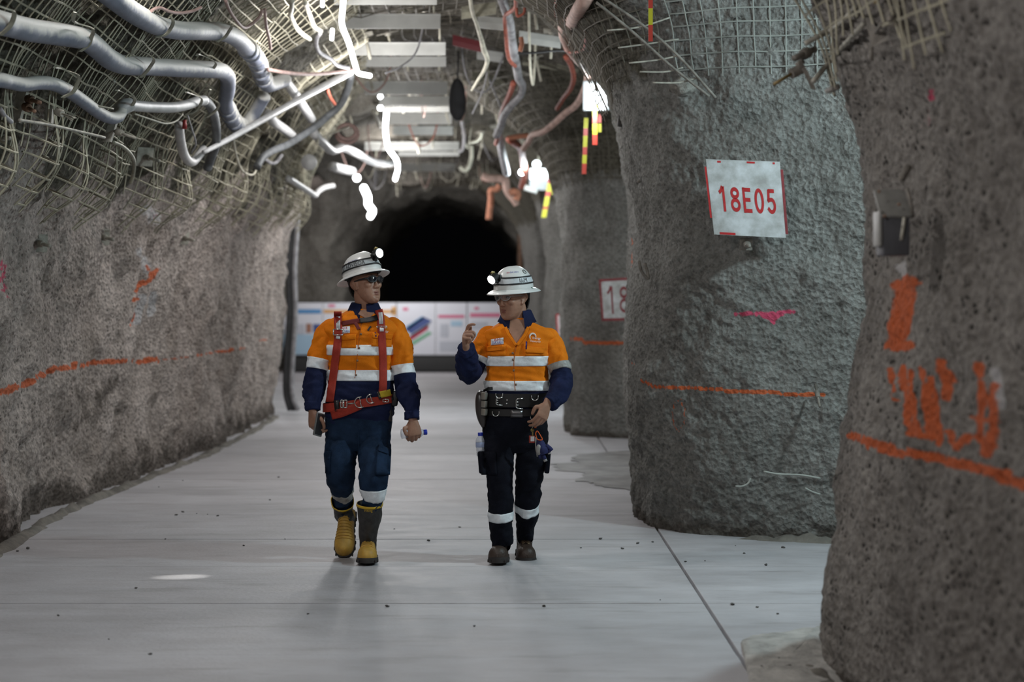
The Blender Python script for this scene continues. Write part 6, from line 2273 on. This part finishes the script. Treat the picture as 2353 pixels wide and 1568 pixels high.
MBm = head_matrix(1180, 686, 11.58, -46, -5)

mb = MB()
head_shapes(mb, MBm, 1.04)
mb.tube([at(1189, 775, 11.60), at(1188, 755, 11.62), at(1187, 738, 11.615), MBm @ Vector((0, -.02, -.065)), MBm @ Vector((0, -.015, -.02))], [.07, .064, .058, .057, .05], 24)
mb.loft([B_t.ring(s, -.016, 32) for s in np.linspace(.02, B_t.L - .005, 26)])
for lb in (B_sr, B_sl):
    mb.loft([lb.ring(s, -.024, 20) for s in np.linspace(.0, lb.L, 26)])
for lb in (B_ll, B_lr):
    mb.loft([lb.ring(s, -.022, 20) for s in np.linspace(.0, lb.L, 24)])
mb.loft([B_pel.ring(s, -.015, 32) for s in np.linspace(.02, B_pel.L, 10)])
pc, Mc, tipc = hand(mb, at(1071, 797, 11.33), (-.06, -.55, .80), (.95, -.28, .05), -1, [(18, 42, 30), (78, 95, 62), (82, 95, 62), (84, 92, 60)], [(.056, .050, -.012), (.066, .078, -.016), (.064, .100, -.022)])
pd, Md, tipd = hand(mb, at(1257, 929, 11.38), (-.34, -.30, -.85), (-.62, .72, -.1), 1, [(34, 32, 22), (30, 34, 22), (30, 34, 24), (32, 36, 24)], [(.052, .046, -.020), (.050, .072, -.030), (.042, .090, -.040)])
man_b = remesh(mb, 'person', M_skin, .0034, ground(1183, Y0), 3, head_post(MBm))
tag(man_b, 'man on the right in orange shirt and black trousers, pointing up with one hand', 'person')
face_parts(man_b, MBm, True)
s_ofb = lambda py: B_t.at_z(zf(py))
shirtb = banded(B_t, 0, B_t.L, [(s_ofb(897), 1), (B_t.L, 0)], 72)
sh_b = shirtb.build('shirt', [M_orange, M_navy], man_b)
tag(sh_b, 'orange open-necked shirt with navy hem and reflective bands')
tape(B_t, s_ofb(899), s_ofb(876), sh_b, M_tape, 72)
tape(B_t, s_ofb(842), s_ofb(819), sh_b, M_tape, 72)
mbs_b = [shirtb]
m_ = banded(B_sr, 0, B_sr.L, [(.20, 0), (B_sr.L, 1)], 40, True, True, .006)
m_.build('sleeve', [M_orange, M_navy], sh_b)
tape(B_sr, .175, .215, sh_b, M_tape, 40)
tape(B_sr, B_sr.L - .035, B_sr.L, sh_b, M_navy, 40, .004, 'cuff')
mbs_b.append(m_)
s1, s2 = B_sl.at_z(zf(838, 11.53)), B_sl.at_z(zf(856, 11.53))
m_ = banded(B_sl, 0, B_sl.L, [(s2, 0), (B_sl.L, 1)], 40, True, True, .006)
m_.build('sleeve', [M_orange, M_navy], sh_b)
tape(B_sl, s1, s2, sh_b, M_tape2, 40, .005)
tape(B_sl, B_sl.L - .035, B_sl.L, sh_b, M_navy, 40, .004, 'cuff')
mbs_b.append(m_)
collar(sh_b, at(1188, 738, 11.62), .080, .076, zf(738), zf(714), .42, .075, M_navy, .026)
dbb = Drape(mbs_b[:1], 11.49)
# open neck
neck = MB()
P = [(1163, 746), (1170, 732), (1188, 727), (1206, 732), (1214, 747), (1206, 765), (1196, 780), (1187, 792), (1181, 780), (1172, 765)]
ctr = dbb.p(1188, 760, .006)
pts = [dbb.p(x, y, .006) for x, y in P]
neck.add([ctr] + pts, [(0, i + 1, (i + 1) % len(P) + 1) for i in range(len(P))])
neck.build('open_neck', M_skin, man_b, smooth=True)
for poly in ([(1161, 752), (1170, 772), (1186, 794)], [(1214, 752), (1204, 772), (1188, 794)]):
    dbb.ribbon(poly, 7, .012, .006).build('neck_facing', M_orange, sh_b)
for c4, o_, nm in [([(1116, 796), (1162, 794), (1162, 818), (1118, 820)], .006, 'pocket'), ([(1115, 797), (1163, 793), (1161, 804), (1117, 809)], .014, 'pocket_flap'), ([(1203, 796), (1252, 800), (1250, 818), (1206, 818)], .006, 'pocket'), ([(1203, 795), (1253, 800), (1249, 813), (1207, 811)], .013, 'pocket_flap')]:
    dbb.grid(c4, 10, 6, o_, .007).build(nm, M_orange, sh_b)
dbb.ribbon([(1186, 795), (1181, 830), (1182, 870), (1184, 898)], 1.6, .004, .003).build('placket_seam', mat('dark_orange_seam', (.45, .11, .005), .8), sh_b)
for px, py in [(1178, 812), (1179, 827), (1180, 852), (1185, 884)]:
    dbb.grid([(px - 2.2, py - 2.4), (px + 2.2, py - 2.4), (px + 2.2, py + 2.4), (px - 2.2, py + 2.4)], 1, 1, .007, .004).build('button', M_btn, sh_b)
dbb.grid([(1128, 780), (1157, 776), (1157, 791), (1128, 794)], 4, 3, .006, .002).build('name_patch', M_white_cl, sh_b)
dbb.text('BM', 1136, 1149, 779, 784.5, .0085, -1.5).build('patch_lettering', M_pr, sh_b, smooth=False)
dbb.text('DAYAN', 1131, 1155, 785.5, 791.5, .0085, -2).build('patch_lettering', M_pb, sh_b, smooth=False)
dbb.text('Energy', 1224, 1242, 774, 781, .008, 1.5).build('logo_lettering', M_logo, sh_b, smooth=False)
dbb.text('Resource', 1219, 1242, 781, 786, .008, 1.5).build('logo_lettering', M_logo, sh_b, smooth=False)
arc = [dbb.p(1224 + 7 * math.cos(t), 774 - 7 * math.sin(t), .007) for t in np.linspace(-.2, 3.9, 17)]
MB().tube(arc, [.003 + .003 * math.sin(math.pi * i / 16) for i in range(17)], 6).build('logo_mark', M_logo, sh_b)
dbb.ribbon([(1209.5, 785), (1209, 803)], 3.2, .014, .006).build('pen', mat('purple_pen', (.03, .01, .12), .4), sh_b)

pelb = banded(B_pel, 0, B_pel.L, [(B_pel.L, 0)], 64, True, False)
tr_b = pelb.build('trousers', M_black, man_b)
tag(tr_b, 'black work trousers with reflective bands below the knee')
mblb = [pelb]
for lb, ya, yb, Yz in ((B_lr, 1177, 1198, 11.48), (B_ll, 1160, 1178, 11.66)):
    m_ = banded(lb, 0, lb.L, [(lb.L, 0)], 44, True, True)
    m_.build('trouser_leg', M_black, tr_b)
    tape(lb, lb.at_z(zf(ya, Yz)), lb.at_z(zf(yb, Yz)), tr_b, M_tape, 44)
    mblb.append(m_)
dlb = Drape(mblb, 11.5)
dlb.grid([(1102, 1038), (1140, 1040), (1142, 1092), (1106, 1092)], 8, 8, .012, .02).build('cargo_pocket', M_black, tr_b)
MB().box(at(1108, 1062, 11.57), (.045, .10, .13), Matrix.Rotation(-.08, 4, 'Y'), bev=.012).build('cargo_pocket', M_black, tr_b)
MB().box(at(1258, 1062, 11.60), (.03, .09, .13), Matrix.Rotation(.08, 4, 'Y'), bev=.010).build('cargo_pocket', M_black, tr_b)


def work_boot(M, ankle, label, parent):
    b = tag(foot_loft(MB(), M, .285, .056, .066, 0, .028).build('boot', M_brown, parent), label)
    sole_loft(MB(), M, .285, .060, .034).build('sole', M_sole, b, angle=40)
    cap = MB()
    rings = []
    for y, kw, kh in [(.205, 1.02, 1.0), (.225, 1.02, .99), (.25, .95, .95), (.272, .75, .84), (.284, .46, .62), (.289, .16, .36)]:
        rings.append([M @ Vector((.0575 * kw * math.copysign(abs(math.cos(t)) ** .8, math.cos(t)), y * .285 / .29 + .002, .029 + .0675 * kh * abs(math.sin(t)) ** .9)) for t in np.linspace(0, math.pi, 17)])
    cap.loft(rings, False, False, closed=False).build('toe_cap', M_brown, b)
    up = Limb([(M @ Vector((0, .055, .05)), .048, .055), (M @ Vector((0, .045, .10)), .049, .058), (ankle, .052, .058)], False, .003, 16, 71)
    um = MB()
    up.mesh(um, 0, up.L, .008, 0, 36)
    um.build('upper', M_brown, b)
    for k in range(5):
        y = .165 - .018 * k
        z = .028 + .066 * float(np.interp(y, [.07, .11, .15, .19], [1.5, 1.45, 1.2, .98])) + .004
        for s in (-1, 1):
            MB().tube([M @ Vector((-s * .022, y - .009, z - .008)), M @ Vector((0, y, z + .003)), M @ Vector((s * .022, y + .009, z - .010))], .003, 6).build('lace', M_lace, b)
    return b


work_boot(bm_at(ground(1150, 11.70), -3, 3), at(1155, 1250, 11.60), 'scuffed brown lace-up boot, front foot', man_b)
work_boot(bm_at(ground(1204, 11.94), 3, -4), at(1206, 1232, 11.82), 'scuffed brown lace-up boot, back foot', man_b)

# ---------------------------------------------------------------- his belts and what hangs from them
tb = tag(empty('tool_belt', at(1186, 930, 11.47)), 'wide black leather tool belt with silver buckles and rings on the right man', 'belt')
belt2 = Limb([(Vector((at(1186, 934, Y0).x, Y0, zf(936))), .190, .146), (Vector((at(1186, 905, Y0).x, Y0, zf(905))), .192, .148)], True, 0, 1, 0, 2.5)
bb = MB()
belt2.mesh(bb, 0, belt2.L, .01, 0, 64)
bb.build('leather_band', M_belt, tb)
belt3 = Limb([(Vector((at(1186, 956, Y0).x, Y0, zf(957))), .184, .134), (Vector((at(1186, 940, Y0).x, Y0, zf(941))), .184, .134)], True, 0, 1, 0, 2.5)
bb3 = MB()
belt3.mesh(bb3, 0, belt3.L, .01, 0, 64)
bb3.build('trouser_belt', M_belt, tb)
dt = Drape([bb, bb3, pelb], 11.47)


def open_buckle(x0, x1, y0, y1, nm):
    y = dt.p((x0 + x1) / 2, (y0 + y1) / 2, .012).y
    mb = MB()
    mb.tube([at(a, b, y) for a, b in ((x1, y0), (x0 + 3, y0 + 1), (x0, y0 + 4), (x0, y1 - 4), (x0 + 3, y1 - 1), (x1, y1))], .0032, 8)
    for k in (.35, .65):
        yy = y0 + (y1 - y0) * k
        mb.tube([at(x0 - 1, yy, y - .002), at(x0 + 5, yy, y - .002)], .003, 8)
    mb.build(nm, M_sil, tb)


open_buckle(1140, 1155, 914, 932, 'buckle')
open_buckle(1186, 1202, 916, 940, 'buckle')
for x, y in ((1165, 920), (1164, 928)):
    MB().ball(dt.p(x, y, .008), .005).build('rivet', M_sil, tb)
for (cx, cy, r, nm) in [(1147, 907, 8, 'd_ring'), (1229, 912, 8, 'd_ring'), (1139, 948, 8, 'd_ring'), (1228, 958, 9, 'd_ring')]:
    y = dt.p(cx, cy, .010).y
    MB().tube([at(cx + r * math.cos(t), cy + r * 1.1 * math.sin(t), y) for t in np.linspace(-.3, math.pi + .3, 15)], .0028, 8).build(nm, M_sil, tb)
dt.grid([(1173, 944), (1201, 944), (1201, 960), (1173, 960)], 4, 3, .010, .005).build('plate_buckle', mat('brushed_buckle', (.20, .19, .19), .35, .8), tb)
dt.grid([(1173, 951.5), (1201, 951.5), (1201, 953), (1173, 953)], 4, 1, .0125, .003).build('buckle_groove', M_blk, tb)
MB().box(at(1231, 946, 11.45), (.035, .012, .05), bev=.004).build('ring_holder', M_belt, tb)
# lamp battery case
root = tag(empty('battery_case', at(1107, 980, 11.58)), 'brown and silver lamp battery case on the right man\'s hip', 'case')
bc = Limb([K(1109, 899, 11.56, .010, .02), K(1106, 906, 11.56, .026, .040), K(1104, 920, 11.56, .030, .048), K(1105, 945, 11.56, .030, .048), K(1108, 966, 11.56, .024, .042), K(1111, 982, 11.56, .010, .025)], False, 0, 1, 0, 3.0)
bcm = MB()
bc.mesh(bcm, 0, bc.L, .006, 0, 36, True, True)
bcm.build('case_shell', mat('brown_case', (.045, .036, .034), .3, 0, .15, 20), root)
for y0_, y1_ in ((902, 919), (921, 937), (939, 955)):
    b = MB().box((0, 0, 0), (.030, .03, (y1_ - y0_) / F * 11.5), bev=.006)
    T_ = Matrix.Translation(at(1113, (y0_ + y1_) / 2, 11.515)) @ Matrix.Rotation(math.radians(-30), 4, 'Z') @ Matrix.Rotation(math.radians(3), 4, 'Y')
    b.v = [tuple(T_ @ Vector(v)) for v in b.v]
    b.build('metal_cover', mat('battery_metal', (.42, .39, .34), .35, .7), root, angle=50)
MB().tube([at(1112, 898, 11.56), at(1122, 893, 11.54), at(1132, 893, 11.52)], .008, 8).build('cable_gland', M_blk, root)
# keys and tag
root = tag(empty('key_ring', at(1222, 1010, 11.43)), 'keys and red-framed tag hanging from the belt ring', 'keys')
y = 11.435
MB().tube([at(1225, 965, y), at(1223, 985, y)], .0018, 6).build('chain', M_sil, root)
MB().lathe([(.003, -.0015), (.011, -.0015), (.011, .0015), (.003, .0015)], 20, Matrix.Translation(at(1223, 989, y)) @ Matrix.Rotation(math.pi / 2, 4, 'X')).build('key', mat('brass_key', (.22, .17, .06), .4, .7), root)
MB().box(at(1224, 999, y), (.008, .002, .03)).build('key_blade', mat('brass_key', (.22, .17, .06), .4, .7), root, smooth=False)
MB().box(at(1222, 1010, y + .002), (.032, .004, .042), bev=.0015).build('tag_frame', mat('red_tag', (.30, .03, .015), .5), root, smooth=False)
MB().box(at(1223.5, 1009, y - .001), (.022, .003, .028)).build('tag_paper', M_white_cl, root, smooth=False)
# glove clip
root = tag(empty('glove_clip', at(1235, 1012, 11.42)), 'orange plastic glove clip hanging from the belt ring', 'clip')
MB().tube([at(1229, 967, 11.43), at(1230, 975, 11.43), at(1230, 984, 11.43)], [.006, .008, .006], 10).build('grip', M_oflag, root)
MB().tube(catmull([at(1233, 991, 11.42), at(1231, 998, 11.42), at(1235, 1010, 11.42), at(1246, 1011, 11.42), at(1243, 1003, 11.42), at(1236, 992, 11.42), at(1233, 991, 11.42)], 5), .0026, 8).build('loop', M_oflag, root)
# work gloves
root = tag(empty('work_gloves', at(1250, 1055, 11.44)), 'pair of blue and grey work gloves clipped at the right man\'s hip', 'gloves')
M_gl = mat('blue_glove', (.012, .016, .085), .8, 0, .2, 20, .3, 150)
M_gg = mat('grey_glove_rubber', (.30, .29, .28), .7, 0, .15, 25)
g = Limb([K(1240, 1011, 11.44, .016), K(1242, 1022, 11.44, .028), K(1247, 1034, 11.44, .036), K(1250, 1044, 11.44, .030)], False, .004, 30, 81)
gm = MB()
g.mesh(gm, 0, g.L, .006, 0, 24, True, True)
gm.build('glove_body', M_gl, root)
for (pts, r) in [([(1246, 1040), (1250, 1050), (1253, 1058)], .011), ([(1240, 1040), (1241, 1048), (1242, 1054)], .010), ([(1255, 1024), (1263, 1030), (1268, 1036)], .012), ([(1262, 1034), (1262, 1041)], .009)]:
    MB().tube([at(a, b, 11.43) for a, b in pts], r, 12).build('glove_finger', M_gl, root)
for (pts, r) in [([(1252, 1056), (1254, 1061)], .011), ([(1262, 1041), (1263, 1044)], .0095)]:
    MB().tube([at(a, b, 11.428) for a, b in pts], r, 12).build('finger_tip', M_gg, root)
MB().loft([[at(1238 + 7 * k * math.cos(t), 1034 + 13 * k * math.sin(t), yy) for t in np.linspace(0, 6.283, 21)[:-1]] for k, yy in ((1, 11.425), (.9, 11.412), (.5, 11.408), (.1, 11.408))]).build('rubber_palm', M_gg, root)
MB().tube([at(1231, 1005, 11.44), at(1231, 1030, 11.435), at(1235, 1050, 11.43)], .004, 8).build('cuff_edge', M_gg, root)
bottle(Matrix.Translation(at(1107, 1049, 11.56)) @ Matrix.Rotation(math.radians(-3), 4, 'Y'), 'water bottle with blue cap tucked in the right man\'s thigh pocket', .13)

hat_b, TB = hard_hat(MBm, 'white hard hat with lit lamp tilted down, worn by the right man', 'I&M', (2.80, 3.24),
                     [('BM', M_pr, 2.05, 2.26, .53, .585), ('DAYAN', M_pb, 2.29, 2.86, .54, .60), ('o', mat('grey_sticker', (.12, .13, .12), .5), 3.25, 3.5, .47, .62)], (0, .158, .126), (-.10, 1, -.42), mat('pale_reflective_band', (.58, .61, .63), .45, 0, .08, 30))
glasses(MBm, 'clear safety glasses worn by the right man', mat('clear_lens', (.8, .85, .9), .05, 0, alpha=.16), mat('clear_frame', (.5, .5, .5), .2, 0, alpha=.55))
# green chin strap clip on his hat
q = MBm @ Vector((-.095, -.055, .045))
MB().tube([q + Vector((-.006, -.004, -.012)), q + Vector((.006, -.004, .012))], .008, 8).build('strap_clip', mat('green_clip', (.03, .10, .05), .5), hat_b)
# the beam of his lamp falling on the floor
lp = TB @ Vector((0, 0, .03))
lamp('headlamp_beam', 'SPOT', lp, 230, (1, .98, .92), .01, aim=ground(418, 10.96), cone=math.radians(6.2), blend=1.0)
